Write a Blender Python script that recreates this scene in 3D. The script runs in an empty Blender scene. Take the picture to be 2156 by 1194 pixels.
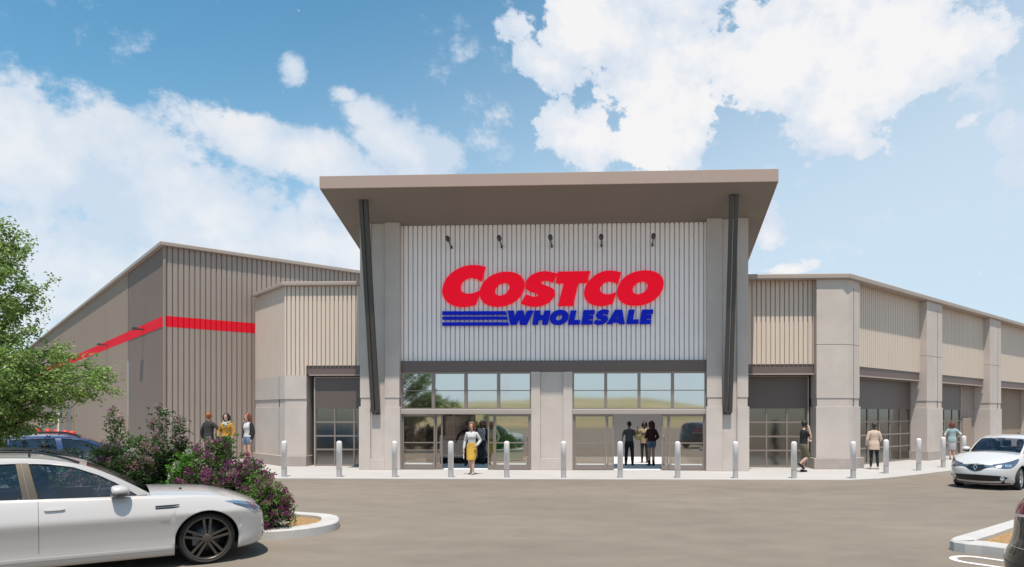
import bpy, bmesh, math, random
from mathutils import Vector, Matrix, noise

R = math.radians
S = math.sqrt(0.5)
scene = bpy.context.scene
COL = scene.collection
random.seed(7)

# ------------------------------------------------------------------ helpers
def tag(o, label=None, cat=None, group=None, kind=None):
    if label: o['label'] = label
    if cat: o['category'] = cat
    if group: o['group'] = group
    if kind: o['kind'] = kind
    return o

def empty(name, loc=(0, 0, 0), rz=0.0, label=None, cat=None, group=None):
    o = bpy.data.objects.new(name, None)
    o.empty_display_size = 0.2
    COL.objects.link(o)
    o.location = loc
    o.rotation_euler = (0, 0, rz)
    return tag(o, label, cat, group)

def frame(ox, oy, ex):
    """Local frame standing on the ground: a runs along ex, b is horizontal to its left, c is up."""
    ex = Vector((ex[0], ex[1], 0)).normalized()
    ey = Vector((-ex.y, ex.x, 0))
    return Matrix(((ex.x, ey.x, 0, ox), (ex.y, ey.y, 0, oy), (0, 0, 1, 0), (0, 0, 0, 1)))

class MB:
    """Collects polygons and links them as one mesh object."""
    def __init__(self, M=None):
        self.v, self.f, self.s = [], [], []
        self.M = M if M is not None else Matrix.Identity(4)
    def add(self, verts, faces, smooth=False):
        n = len(self.v)
        self.v += [tuple(self.M @ Vector(p)) for p in verts]
        self.f += [tuple(i + n for i in fc) for fc in faces]
        self.s += [smooth] * len(faces)
        return self
    def box(self, x0, x1, y0, y1, z0, z1):
        return self.add([(x0, y0, z0), (x1, y0, z0), (x1, y1, z0), (x0, y1, z0), (x0, y0, z1), (x1, y0, z1), (x1, y1, z1), (x0, y1, z1)],
                        [(3, 2, 1, 0), (4, 5, 6, 7), (0, 1, 5, 4), (1, 2, 6, 5), (2, 3, 7, 6), (3, 0, 4, 7)])
    def quad(self, a, b, c, d):
        return self.add([a, b, c, d], [(0, 1, 2, 3)])
    def prism(self, poly, z0, z1):
        n = len(poly)
        v = [(p[0], p[1], z0) for p in poly] + [(p[0], p[1], z1) for p in poly]
        f = [tuple(reversed(range(n))), tuple(range(n, 2 * n))] + [(i, (i + 1) % n, n + (i + 1) % n, n + i) for i in range(n)]
        return self.add(v, f)
    def hexa(self, b, t):
        """Eight corners: bottom loop b, top loop t."""
        return self.add(list(b) + list(t), [(3, 2, 1, 0), (4, 5, 6, 7), (0, 1, 5, 4), (1, 2, 6, 5), (2, 3, 7, 6), (3, 0, 4, 7)])
    def tube(self, pts, r, n=10, caps=True, smooth=True):
        pts = [Vector(p) for p in pts]
        rs = r if isinstance(r, (list, tuple)) else [r] * len(pts)
        rings, up = [], None
        for i, p in enumerate(pts):
            a = pts[max(i - 1, 0)]; b = pts[min(i + 1, len(pts) - 1)]
            t = (b - a)
            if t.length < 1e-9: t = Vector((0, 0, 1))
            t.normalize()
            if up is None:
                up = Vector((1, 0, 0)) if abs(t.x) < 0.8 else Vector((0, 1, 0))
            s1 = t.cross(up)
            if s1.length < 1e-6: s1 = t.orthogonal()
            s1.normalize(); up = s1.cross(t).normalized()
            rings.append([p + rs[i] * (math.cos(2 * math.pi * k / n) * up + math.sin(2 * math.pi * k / n) * s1) for k in range(n)])
        v = [q for ring in rings for q in ring]
        f = []
        for i in range(len(pts) - 1):
            for k in range(n):
                f.append((i * n + k, i * n + (k + 1) % n, (i + 1) * n + (k + 1) % n, (i + 1) * n + k))
        self.add(v, f, smooth)
        if caps:
            self.add(rings[0], [tuple(range(n))]); self.add(rings[-1], [tuple(reversed(range(n)))])
        return self
    def lathe(self, prof, n=24, axis='z', c=(0, 0, 0), smooth=True):
        v, f = [], []
        for r, h in prof:
            for k in range(n):
                a = 2 * math.pi * k / n
                p = (r * math.cos(a), r * math.sin(a), h)
                if axis == 'y': p = (p[0], p[2], p[1])
                if axis == 'x': p = (p[2], p[0], p[1])
                v.append((p[0] + c[0], p[1] + c[1], p[2] + c[2]))
        for i in range(len(prof) - 1):
            for k in range(n):
                f.append((i * n + k, i * n + (k + 1) % n, (i + 1) * n + (k + 1) % n, (i + 1) * n + k))
        return self.add(v, f, smooth)
    def ball(self, c, r, n=12, m=8):
        rx, ry, rz = (r, r, r) if not isinstance(r, (tuple, list)) else r
        v = [(c[0], c[1], c[2] + rz)]
        for i in range(1, m):
            t = math.pi * i / m
            for k in range(n):
                a = 2 * math.pi * k / n
                v.append((c[0] + rx * math.sin(t) * math.cos(a), c[1] + ry * math.sin(t) * math.sin(a), c[2] + rz * math.cos(t)))
        v.append((c[0], c[1], c[2] - rz))
        f = [(0, 1 + k, 1 + (k + 1) % n) for k in range(n)]
        for i in range(m - 2):
            for k in range(n):
                a = 1 + i * n
                f.append((a + k, a + n + k, a + n + (k + 1) % n, a + (k + 1) % n))
        a = 1 + (m - 2) * n
        f += [(a + k, len(v) - 1, a + (k + 1) % n) for k in range(n)]
        return self.add(v, f, True)
    def grid(self, rows, smooth=True, closed=False):
        m = len(rows[0])
        v = [p for r in rows for p in r]
        f = []
        for i in range(len(rows) - 1):
            for k in range(m if closed else m - 1):
                f.append((i * m + k, i * m + (k + 1) % m, (i + 1) * m + (k + 1) % m, (i + 1) * m + k))
        return self.add(v, f, smooth)
    def mesh(self, name, mats, recalc=True, weld=0.0):
        me = bpy.data.meshes.new(name)
        me.from_pydata(self.v, [], self.f)
        me.polygons.foreach_set('use_smooth', self.s)
        if recalc or weld:
            bm = bmesh.new(); bm.from_mesh(me)
            if weld: bmesh.ops.remove_doubles(bm, verts=bm.verts, dist=weld)
            if recalc: bmesh.ops.recalc_face_normals(bm, faces=bm.faces)
            bm.to_mesh(me); bm.free()
        for m in (mats if isinstance(mats, (list, tuple)) else [mats]): me.materials.append(m)
        me.update()
        return me
    def build(self, name, mats, parent=None, label=None, bevel=0.0, recalc=True, weld=0.0, off=None):
        if off is not None:
            self.v = [(p[0] - off[0], p[1] - off[1], p[2] - off[2]) for p in self.v]
        o = bpy.data.objects.new(name, self.mesh(name, mats, recalc, weld))
        COL.objects.link(o)
        if parent is not None: o.parent = parent
        if label: o['label'] = label
        if bevel:
            b = o.modifiers.new('edge', 'BEVEL'); b.width = bevel; b.segments = 2; b.limit_method = 'ANGLE'; b.angle_limit = R(40)
        return o

def copy_tree(o, parent=None):
    c = o.copy(); COL.objects.link(c)
    if parent is not None: c.parent = parent
    for ch in list(o.children): copy_tree(ch, c)
    return c

def lerp(a, b, t): return a + (b - a) * t
def tab(tb, x):
    """Monotone smooth look-up in a table of (x, y)."""
    if x <= tb[0][0]: return tb[0][1]
    if x >= tb[-1][0]: return tb[-1][1]
    for i in range(len(tb) - 1):
        x0, y0 = tb[i]; x1, y1 = tb[i + 1]
        if x0 <= x <= x1:
            h = x1 - x0; d = (y1 - y0) / h
            m0 = d if i == 0 else 0.5 * (d + (y0 - tb[i - 1][1]) / (x0 - tb[i - 1][0]))
            m1 = d if i == len(tb) - 2 else 0.5 * (d + (tb[i + 2][1] - y1) / (tb[i + 2][0] - x1))
            if d == 0: m0 = m1 = 0
            else:
                if m0 / d < 0: m0 = 0
                if m1 / d < 0: m1 = 0
                if abs(m0) > 3 * abs(d): m0 = 3 * d
                if abs(m1) > 3 * abs(d): m1 = 3 * d
            t = (x - x0) / h
            return y0 * (2 * t**3 - 3 * t**2 + 1) + h * m0 * (t**3 - 2 * t**2 + t) + y1 * (-2 * t**3 + 3 * t**2) + h * m1 * (t**3 - t**2)

def catmull(pts, n=8, closed=True):
    out = []
    m = len(pts)
    for i in range(m if closed else m - 1):
        p = [Vector(pts[(i + k) % m] if closed else pts[min(max(i + k, 0), m - 1)]) for k in (-1, 0, 1, 2)]
        for j in range(n):
            t = j / n
            out.append(tuple(0.5 * ((2 * p[1]) + (-p[0] + p[2]) * t + (2 * p[0] - 5 * p[1] + 4 * p[2] - p[3]) * t * t + (-p[0] + 3 * p[1] - 3 * p[2] + p[3]) * t**3)))
    if not closed: out.append(tuple(pts[-1]))
    return out

def fill2d(loops, extrude=0.0):
    """Polygon with holes -> (verts, faces) in the xy plane, optionally with thickness +-extrude."""
    cu = bpy.data.curves.new('outline', 'CURVE'); cu.dimensions = '2D'; cu.fill_mode = 'BOTH'; cu.extrude = extrude
    for lp in loops:
        sp = cu.splines.new('POLY'); sp.points.add(len(lp) - 1); sp.use_cyclic_u = True
        for i, p in enumerate(lp): sp.points[i].co = (p[0], p[1], 0, 1)
    ob = bpy.data.objects.new('outline', cu)
    me = bpy.data.meshes.new_from_object(ob)
    v = [tuple(q.co) for q in me.vertices]; f = [tuple(p.vertices) for p in me.polygons]
    bpy.data.objects.remove(ob); bpy.data.curves.remove(cu); bpy.data.meshes.remove(me)
    return v, f

# ------------------------------------------------------------------ materials
def mat(name, col, rough=0.6, metal=0.0, var=0.0, scale=3.0, bump=0.0, bscale=60.0, spec=0.5, coat=0.0, col2=None, detail=4, stretch=None):
    m = bpy.data.materials.new(name); m.use_nodes = True
    nt = m.node_tree; N = nt.nodes; L = nt.links
    b = N['Principled BSDF']
    b.inputs['Base Color'].default_value = (*col, 1); b.inputs['Roughness'].default_value = rough
    b.inputs['Metallic'].default_value = metal; b.inputs['Specular IOR Level'].default_value = spec
    b.inputs['Coat Weight'].default_value = coat; b.inputs['Coat Roughness'].default_value = 0.04
    if var or bump:
        tc = N.new('ShaderNodeTexCoord'); src = tc.outputs['Object']
        if stretch:
            mp = N.new('ShaderNodeMapping'); mp.inputs['Scale'].default_value = stretch
            L.new(src, mp.inputs['Vector']); src = mp.outputs['Vector']
    if var:
        nz = N.new('ShaderNodeTexNoise'); nz.inputs['Scale'].default_value = scale; nz.inputs['Detail'].default_value = detail; nz.inputs['Roughness'].default_value = 0.62
        L.new(src, nz.inputs['Vector'])
        rp = N.new('ShaderNodeValToRGB'); rp.color_ramp.elements[0].position = 0.3; rp.color_ramp.elements[1].position = 0.72
        c2 = col2 or tuple(c * (1 - var) for c in col)
        rp.color_ramp.elements[0].color = (*c2, 1)
        rp.color_ramp.elements[1].color = (*[min(1, c * (1 + var * 0.35)) for c in col], 1)
        L.new(nz.outputs['Fac'], rp.inputs['Fac']); L.new(rp.outputs['Color'], b.inputs['Base Color'])
    if bump:
        n2 = N.new('ShaderNodeTexNoise'); n2.inputs['Scale'].default_value = bscale; n2.inputs['Detail'].default_value = 3
        L.new(tc.outputs['Object'], n2.inputs['Vector'])
        bp = N.new('ShaderNodeBump'); bp.inputs['Strength'].default_value = bump; bp.inputs['Distance'].default_value = 0.01
        L.new(n2.outputs['Fac'], bp.inputs['Height']); L.new(bp.outputs['Normal'], b.inputs['Normal'])
    return m

def glass(name, tint=(0.5, 0.55, 0.6), refl=0.5, rough=0.0, gcol=(0.95, 0.97, 1.0)):
    """Coated pane: part mirror, part tinted see-through."""
    m = bpy.data.materials.new(name); m.use_nodes = True
    nt = m.node_tree; N = nt.nodes; L = nt.links
    N.remove(N['Principled BSDF'])
    tr = N.new('ShaderNodeBsdfTransparent'); tr.inputs['Color'].default_value = (*tint, 1)
    gl = N.new('ShaderNodeBsdfGlossy'); gl.inputs['Roughness'].default_value = rough; gl.inputs['Color'].default_value = (*gcol, 1)
    fr = N.new('ShaderNodeLayerWeight'); fr.inputs['Blend'].default_value = 0.25
    mr = N.new('ShaderNodeMapRange'); mr.inputs['To Min'].default_value = refl; mr.inputs['To Max'].default_value = 0.96
    L.new(fr.outputs['Fresnel'], mr.inputs['Value'])
    mx = N.new('ShaderNodeMixShader'); L.new(mr.outputs['Result'], mx.inputs['Fac'])
    L.new(tr.outputs[0], mx.inputs[1]); L.new(gl.outputs[0], mx.inputs[2])
    L.new(mx.outputs[0], N['Material Output'].inputs['Surface'])
    return m

M = {}
M['asphalt'] = None
M['concrete'] = mat('precast concrete', (0.555, 0.48, 0.435), 0.85, var=0.10, scale=1.2, bump=0.15, bscale=120)
M['concrete_dark'] = mat('plinth concrete', (0.41, 0.35, 0.315), 0.85, var=0.12, scale=2.0, bump=0.2, bscale=120)
M['silver'] = mat('pale ribbed metal', (0.95, 0.855, 0.825), 0.5, 0.0, var=0.04, scale=0.6)
M['tan'] = mat('tan ribbed metal', (0.645, 0.53, 0.445), 0.55, var=0.05, scale=0.6)
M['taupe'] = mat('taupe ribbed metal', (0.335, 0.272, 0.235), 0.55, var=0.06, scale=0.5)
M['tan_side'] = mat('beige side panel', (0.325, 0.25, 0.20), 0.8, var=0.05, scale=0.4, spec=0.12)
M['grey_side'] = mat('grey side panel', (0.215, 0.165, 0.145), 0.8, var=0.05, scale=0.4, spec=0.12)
M['trim'] = mat('roof trim metal', (0.38, 0.31, 0.27), 0.5)
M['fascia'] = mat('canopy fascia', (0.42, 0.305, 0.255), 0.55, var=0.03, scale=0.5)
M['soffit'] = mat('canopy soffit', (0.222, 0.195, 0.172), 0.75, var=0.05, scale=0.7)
M['beam'] = mat('dark steel beam', (0.145, 0.105, 0.095), 0.5)
M['frame'] = mat('anodised window frame', (0.27, 0.22, 0.195), 0.4, 0.3)
M['header'] = mat('door header metal', (0.42, 0.36, 0.325), 0.45, 0.2)
M['strut'] = mat('dark steel strut', (0.075, 0.067, 0.063), 0.5, 0.2)
M['red'] = mat('red sign paint', (0.72, 0.004, 0.02), 0.6, spec=0.15)
M['blue'] = mat('blue sign paint', (0.003, 0.012, 0.36), 0.6, spec=0.15)
M['stripe'] = mat('red wall stripe', (0.80, 0.015, 0.035), 0.75, spec=0.1)
M['bollard'] = mat('white bollard sleeve', (0.70, 0.65, 0.64), 0.4, var=0.03, scale=8)
M['bollard_base'] = mat('grey bollard base', (0.42, 0.40, 0.39), 0.6)
M['kerb'] = mat('kerb concrete', (0.50, 0.475, 0.455), 0.8, var=0.14, scale=3, bump=0.2, bscale=80)
M['mulch'] = mat('bark mulch', (0.42, 0.25, 0.095), 0.95, var=0.5, scale=22, bump=1.0, bscale=70, col2=(0.17, 0.10, 0.045))
M['paint'] = mat('white road paint', (0.72, 0.70, 0.68), 0.7, var=0.1, scale=9)
M['solid_panel'] = mat('charcoal door panel', (0.125, 0.095, 0.086), 0.45)
M['black'] = mat('black plastic', (0.012, 0.012, 0.013), 0.45)
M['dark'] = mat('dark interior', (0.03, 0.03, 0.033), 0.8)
M['inner_wall'] = mat('grey inner wall', (0.15, 0.145, 0.15), 0.8, var=0.04, scale=0.5)
M['inner_floor'] = mat('pale polished floor', (0.72, 0.69, 0.67), 0.8, var=0.03, scale=1)
M['pane'] = glass('storefront glass', (0.50, 0.49, 0.47), 0.62, 0.035, (1.0, 0.985, 0.97))
M['pane_low'] = glass('door glass', (0.55, 0.53, 0.50), 0.42, 0.03, (1.0, 0.97, 0.93))
M['pane_bay'] = glass('bay door glass', (0.36, 0.35, 0.34), 0.20, 0.14, (0.95, 0.93, 0.9))
M['post_white'] = mat('pale post paint', (0.7, 0.6, 0.47), 0.5)
M['rail_red'] = mat('red post paint', (0.75, 0.05, 0.03), 0.45)
M['green'] = mat('green laminate', (0.03, 0.33, 0.09), 0.5)
M['yellow'] = mat('yellow strip', (0.75, 0.62, 0.1), 0.5)
M['white'] = mat('white board', (0.75, 0.75, 0.74), 0.5)
M['bench'] = mat('pale counter top', (0.55, 0.5, 0.46), 0.4)

def make_asphalt():
    m = bpy.data.materials.new('asphalt'); m.use_nodes = True
    nt = m.node_tree; N = nt.nodes; L = nt.links; b = N['Principled BSDF']
    tc = N.new('ShaderNodeTexCoord')
    def nz(scale, detail, rough=0.6, vec=None):
        n = N.new('ShaderNodeTexNoise'); n.inputs['Scale'].default_value = scale; n.inputs['Detail'].default_value = detail; n.inputs['Roughness'].default_value = rough
        L.new(vec or tc.outputs['Object'], n.inputs['Vector']); return n
    mp = N.new('ShaderNodeMapping'); mp.inputs['Scale'].default_value = (0.62, 1.0, 1.0); mp.inputs['Rotation'].default_value = (0, 0, 0.15)
    L.new(tc.outputs['Object'], mp.inputs['Vector'])
    big = nz(0.22, 5, 0.6, mp.outputs[0]); mid = nz(1.6, 6, 0.65, mp.outputs[0]); fine = nz(95, 2)
    r1 = N.new('ShaderNodeValToRGB'); e = r1.color_ramp.elements
    e[0].position = 0.32; e[0].color = (0.197, 0.163, 0.134, 1); e[1].position = 0.7; e[1].color = (0.255, 0.213, 0.176, 1)
    L.new(big.outputs['Fac'], r1.inputs['Fac'])
    r2 = N.new('ShaderNodeValToRGB'); e = r2.color_ramp.elements
    e[0].position = 0.3; e[0].color = (0.86, 0.85, 0.84, 1); e[1].position = 0.7; e[1].color = (1.04, 1.05, 1.03, 1)
    L.new(mid.outputs['Fac'], r2.inputs['Fac'])
    r3 = N.new('ShaderNodeValToRGB'); e = r3.color_ramp.elements
    e[0].position = 0.3; e[0].color = (0.8, 0.8, 0.8, 1); e[1].position = 0.7; e[1].color = (1.12, 1.12, 1.12, 1)
    L.new(fine.outputs['Fac'], r3.inputs['Fac'])
    m1 = N.new('ShaderNodeMixRGB'); m1.blend_type = 'MULTIPLY'; m1.inputs[0].default_value = 1
    L.new(r1.outputs[0], m1.inputs[1]); L.new(r2.outputs[0], m1.inputs[2])
    m2 = N.new('ShaderNodeMixRGB'); m2.blend_type = 'MULTIPLY'; m2.inputs[0].default_value = 1
    L.new(m1.outputs[0], m2.inputs[1]); L.new(r3.outputs[0], m2.inputs[2])
    L.new(m2.outputs[0], b.inputs['Base Color']); b.inputs['Roughness'].default_value = 0.9; b.inputs['Specular IOR Level'].default_value = 0.25
    bp = N.new('ShaderNodeBump'); bp.inputs['Strength'].default_value = 0.35; bp.inputs['Distance'].default_value = 0.006
    L.new(fine.outputs['Fac'], bp.inputs['Height']); L.new(bp.outputs['Normal'], b.inputs['Normal'])
    return m
M['asphalt'] = make_asphalt()
M['sidewalk'] = mat('broom finished concrete', (0.44, 0.415, 0.40), 0.85, var=0.07, scale=0.8, bump=0.1, bscale=150)
M['field'] = mat('dry meadow', (0.23, 0.20, 0.09), 0.95, var=0.6, scale=0.03, col2=(0.33, 0.25, 0.14))
M['hill'] = mat('hill scrub', (0.34, 0.26, 0.14), 0.95, var=0.6, scale=0.02, col2=(0.14, 0.16, 0.06))
M['roof'] = mat('roof membrane', (0.5, 0.5, 0.5), 0.8)

def lit(m, col, k):
    b = m.node_tree.nodes['Principled BSDF']; b.inputs['Emission Color'].default_value = (*col, 1); b.inputs['Emission Strength'].default_value = k
lit(M['red'], (0.80, 0.002, 0.02), .36); lit(M['blue'], (0.001, 0.012, 0.42), .22)      # glow added to the letters so they stay saturated in canopy shade
SUN_E, SKY_S, EXPO = 4.0, 0.12, 0.45
SKY_GRADE = (0.60, 1.02, 1.0)
CLOUD_L = 0.73 / SKY_S
CLOUDS = [(-40.9, 16.3, 4.7, 3.6, -20, 1.0), (-41.6, 9.5, 8.6, 3.8, 0, 0.8), (-33.8, 15.5, 7.1, 3.4, -25, 1.0), (-25.4, 19.5, 6.2, 1.7, -8, 1.0), (-30.2, 13.4, 8.3, 3.5, -20, 0.9), (-16.3, 20.2, 3.3, 2.0, -25, 1.0), (-22.0, 15.6, 2.0, 1.0, 0, 0.6), (-23.4, 12.7, 5.9, 2.7, 0, 1.0), (-19.2, 22.5, 1.5, 0.8, -20, 0.5), (-24.8, 24.6, 0.6, 0.7, 0, 0.45), (-21.1, 23.6, 0.7, 0.4, 0, 0.4), (-8.0, 29.2, 1.9, 1.0, 20, 0.8), (-5.4, 26.6, 2.1, 0.9, -30, 0.7), (-1.7, 29.0, 3.1, 3.2, 0, 1.0), (3.7, 27.4, 5.7, 4.4, -40, 1.2), (5.3, 22.2, 3.9, 2.9, 20, 1.0), (-2.1, 21.7, 2.7, 2.0, -40, 0.9), (13.5, 26.0, 6.2, 4.4, 0, 1.2), (19.1, 23.4, 5.9, 3.3, 10, 1.2), (25.2, 24.7, 4.0, 3.1, 0, 1.1), (14.2, 28.9, 7.4, 1.4, 0, 0.7), (17.7, 21.1, 2.8, 1.3, 0, 0.8), (5.3, 30.0, 3.9, 1.7, 0, 1.0), (22.4, 27.5, 4.1, 1.9, 0, 0.9), (26.7, 20.3, 0.9, 0.5, 15, 0.5), (29.4, 19.5, 1.2, 1.5, -20, 0.7), (29.8, 16.8, 1.1, 0.8, 0, 0.7), (12.4, 14.5, 1.4, 2.1, 20, 0.9), (13.5, 11.3, 3.1, 0.6, 0, 0.8), (16.0, 11.8, 1.0, 0.8, 0, 0.5), (-38.7, 7.4, 5.4, 1.9, 0, 0.6)]
# ------------------------------------------------------------------ camera, sun, sky
HC = 2.0
cam = bpy.data.cameras.new('Camera'); camo = bpy.data.objects.new('Camera', cam); COL.objects.link(camo)
cam.sensor_width = 36; cam.lens = 36 * 1466 / 2156.0; cam.shift_x = -0.0635; cam.shift_y = 0.1285
cam.clip_start = 0.1; cam.clip_end = 6000
camo.location = (0, 0, HC); camo.rotation_euler = (R(90), 0, R(2.69))
scene.camera = camo

SUNV = Vector((0.025, -0.318, 1.0)).normalized()
sl = bpy.data.lights.new('Sun', 'SUN'); sl.energy = SUN_E; sl.angle = R(0.55); sl.color = (1.0, 0.925, 0.82)
so = bpy.data.objects.new('Sun', sl); COL.objects.link(so)
so.rotation_euler = SUNV.to_track_quat('Z', 'Y').to_euler(); so.location = (10, -20, 40)

def make_world():
    w = bpy.data.worlds.new('World'); scene.world = w; w.use_nodes = True
    nt = w.node_tree; N = nt.nodes; L = nt.links
    bg = N['Background']; bg.inputs['Strength'].default_value = SKY_S
    sky = N.new('ShaderNodeTexSky'); sky.sky_type = 'NISHITA'; sky.sun_disc = False
    sky.sun_elevation = math.asin(SUNV.z); sky.sun_rotation = math.atan2(SUNV.x, SUNV.y)
    sky.air_density = 1.0; sky.dust_density = 0.6; sky.ozone_density = 1.6; sky.altitude = 100
    tc = N.new('ShaderNodeTexCoord'); D = tc.outputs['Generated']
    def math_(op, a, b=None, clamp=False):
        n = N.new('ShaderNodeMath'); n.operation = op; n.use_clamp = clamp
        for i, x in enumerate((a, b)):
            if x is None: continue
            if isinstance(x, (int, float)): n.inputs[i].default_value = x
            else: L.new(x, n.inputs[i])
        return n.outputs[0]
    def noise_(scale, detail, rough, off=(0, 0, 0), sc=(1, 1, 1), dist=0.0):
        mp = N.new('ShaderNodeMapping'); mp.inputs['Location'].default_value = off; mp.inputs['Scale'].default_value = sc
        L.new(D, mp.inputs['Vector'])
        n = N.new('ShaderNodeTexNoise'); n.inputs['Scale'].default_value = scale; n.inputs['Detail'].default_value = detail; n.inputs['Roughness'].default_value = rough
        n.inputs['Distortion'].default_value = dist
        L.new(mp.outputs[0], n.inputs['Vector']); return n.outputs['Fac']
    # cumulus banks: az (deg right of +Y), el (deg), half widths (deg), weight
    def bank(lst):
        acc = None
        for az, el, ra, re, tilt, wt in lst:
            a, e = R(az), R(el)
            c = Vector((math.sin(a) * math.cos(e), math.cos(a) * math.cos(e), math.sin(e)))
            ex = Vector((math.cos(a), -math.sin(a), 0)); ez = Vector((-math.sin(a) * math.sin(e), -math.cos(a) * math.sin(e), math.cos(e)))
            t = R(tilt)
            u = (ex * math.cos(t) + ez * math.sin(t)) / R(ra); v = (-ex * math.sin(t) + ez * math.cos(t)) / R(re)
            def dot(vec, k):
                n = N.new('ShaderNodeVectorMath'); n.operation = 'DOT_PRODUCT'; L.new(D, n.inputs[0]); n.inputs[1].default_value = vec
                return math_('SUBTRACT', n.outputs['Value'], vec.dot(c))
            du, dv = dot(u, c), dot(v, c)
            r2 = math_('ADD', math_('MULTIPLY', du, du), math_('MULTIPLY', dv, dv))
            front = N.new('ShaderNodeVectorMath'); front.operation = 'DOT_PRODUCT'; L.new(D, front.inputs[0]); front.inputs[1].default_value = c
            val = math_('MULTIPLY', math_('SUBTRACT', 1.0, math_('SQRT', r2)), wt)
            val = math_('ADD', val, math_('MULTIPLY', math_('LESS_THAN', front.outputs['Value'], 0.2), -9.0))
            acc = val if acc is None else math_('SMOOTH_MAX', acc, val) if False else math_('MAXIMUM', acc, val)
        return math_('MAXIMUM', acc, -0.6)
    n1 = noise_(7.0, 9, 0.6, (3.1, 1.7, 0.4), (1, 1, 1.25)); n2 = noise_(24, 8, 0.65, (0.3, 5.2, 2.0), (1, 1, 1.2))
    n3 = noise_(4.5, 10, 0.62, (1.2, 0.4, 3.3), (1, 1, 1.7), .4)
    crisp = math_('ADD', math_('ADD', bank([c for c in CLOUDS if c[0] > -14]), 0.17), math_('ADD', math_('MULTIPLY', math_('SUBTRACT', n1, 0.5), 2.5), math_('MULTIPLY', math_('SUBTRACT', n2, 0.5), 2.4)))
    soft = math_('ADD', math_('ADD', bank([c for c in CLOUDS if c[0] <= -14]), 0.46), math_('ADD', math_('MULTIPLY', math_('SUBTRACT', n3, 0.5), 2.0), math_('MULTIPLY', math_('SUBTRACT', n2, 0.5), 1.7)))
    def mask(x, a, b):
        q = N.new('ShaderNodeMapRange'); q.interpolation_type = 'SMOOTHSTEP'; q.inputs['From Min'].default_value = a; q.inputs['From Max'].default_value = b
        L.new(x, q.inputs['Value']); return q.outputs[0]
    mk_ = math_('MAXIMUM', mask(crisp, -0.03, 0.24), math_('MULTIPLY', mask(soft, -0.04, 0.50), 0.88))
    d = math_('MAXIMUM', crisp, math_('MULTIPLY', soft, 0.8))
    # density shading of the cloud body
    sh = math_('ADD', math_('MULTIPLY', d, 0.42), math_('MULTIPLY', math_('SUBTRACT', noise_(7, 6, 0.55, (7.0, 2.0, 1.2)), 0.5), 2.3))
    cr = N.new('ShaderNodeValToRGB'); e = cr.color_ramp.elements
    e[0].position = 0.0; e[0].color = (0.66, 0.75, 0.87, 1); e[1].position = 0.52; e[1].color = (0.94, 0.93, 0.935, 1)
    L.new(sh, cr.inputs['Fac'])
    sc = N.new('ShaderNodeMixRGB'); sc.blend_type = 'MULTIPLY'; sc.inputs[0].default_value = 1
    L.new(cr.outputs[0], sc.inputs[1]); sc.inputs[2].default_value = (CLOUD_L, CLOUD_L, CLOUD_L, 1)
    # clear air: Nishita with a more saturated grade, paler low down (aerosol)
    gr = N.new('ShaderNodeMixRGB'); gr.blend_type = 'MULTIPLY'; gr.inputs[0].default_value = 1
    L.new(sky.outputs[0], gr.inputs[1]); gr.inputs[2].default_value = (*SKY_GRADE, 1)
    sep = N.new('ShaderNodeSeparateXYZ'); L.new(D, sep.inputs[0])
    hz = N.new('ShaderNodeValToRGB'); e = hz.color_ramp.elements; hz.color_ramp.interpolation = 'EASE'
    e[0].position = 0.0; e[0].color = (0.85, 0.85, 0.85, 1); e[1].position = 0.56; e[1].color = (0, 0, 0, 1)
    L.new(math_('SUBTRACT', sep.outputs['Z'], math_('MULTIPLY', math_('ADD', sep.outputs['X'], 0.25), 0.36)), hz.inputs['Fac'])
    hm = N.new('ShaderNodeMixRGB'); L.new(hz.outputs[0], hm.inputs[0]); L.new(gr.outputs[0], hm.inputs[1])
    hm.inputs[2].default_value = (0.49 / SKY_S, 0.575 / SKY_S, 0.66 / SKY_S, 1)
    mx = N.new('ShaderNodeMixRGB'); L.new(math_('MULTIPLY', mk_, 0.96), mx.inputs[0]); L.new(hm.outputs[0], mx.inputs[1]); L.new(sc.outputs[0], mx.inputs[2])
    L.new(mx.outputs[0], bg.inputs['Color'])
make_world()
vs = scene.view_settings; scene.display_settings.display_device = 'sRGB'
vs.view_transform = 'Standard'; vs.look = 'None'; vs.exposure = EXPO; vs.gamma = 1.0; vs.use_curve_mapping = False
cy = scene.cycles
cy.max_bounces = 8; cy.diffuse_bounces = 3; cy.glossy_bounces = 4; cy.transparent_max_bounces = 16; cy.transmission_bounces = 4
cy.caustics_reflective = False; cy.caustics_refractive = False; cy.use_denoising = True
try: cy.sample_clamp_indirect = 6
except Exception: pass
# ------------------------------------------------------------------ setting: ground, paving, hills
def struct(name, mb, m, **k):
    o = mb.build(name, m, **k); o['kind'] = 'structure'; return o

struct('ground', MB().quad((-1500, -1500, -0.03), (1500, -1500, -0.03), (1500, 1500, -0.03), (-1500, 1500, -0.03)), M['field'])
struct('parking_lot', MB().quad((-110, -62, 0), (120, -62, 0), (120, 110, 0), (-110, 110, 0)), M['asphalt'])

walk = [(-30, 21.0), (7.3, 21.65), (8.4, 22.15), (9.9, 23.4), (12.4, 25.7), (31, 44.3), (24, 51), (-30, 51)]
struct('sidewalk', MB().prism(walk, -0.02, 0.02), M['sidewalk'])
struct('raised_walk', MB().prism([(-12.95, 23.4), (-12.95, 25.4), (-15.35, 28.75), (-17.7, 26.4), (-60, 68.5), (-63, 66), (-20.5, 23.4)], 0.02, 0.15), M['sidewalk'], bevel=0.02)

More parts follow.
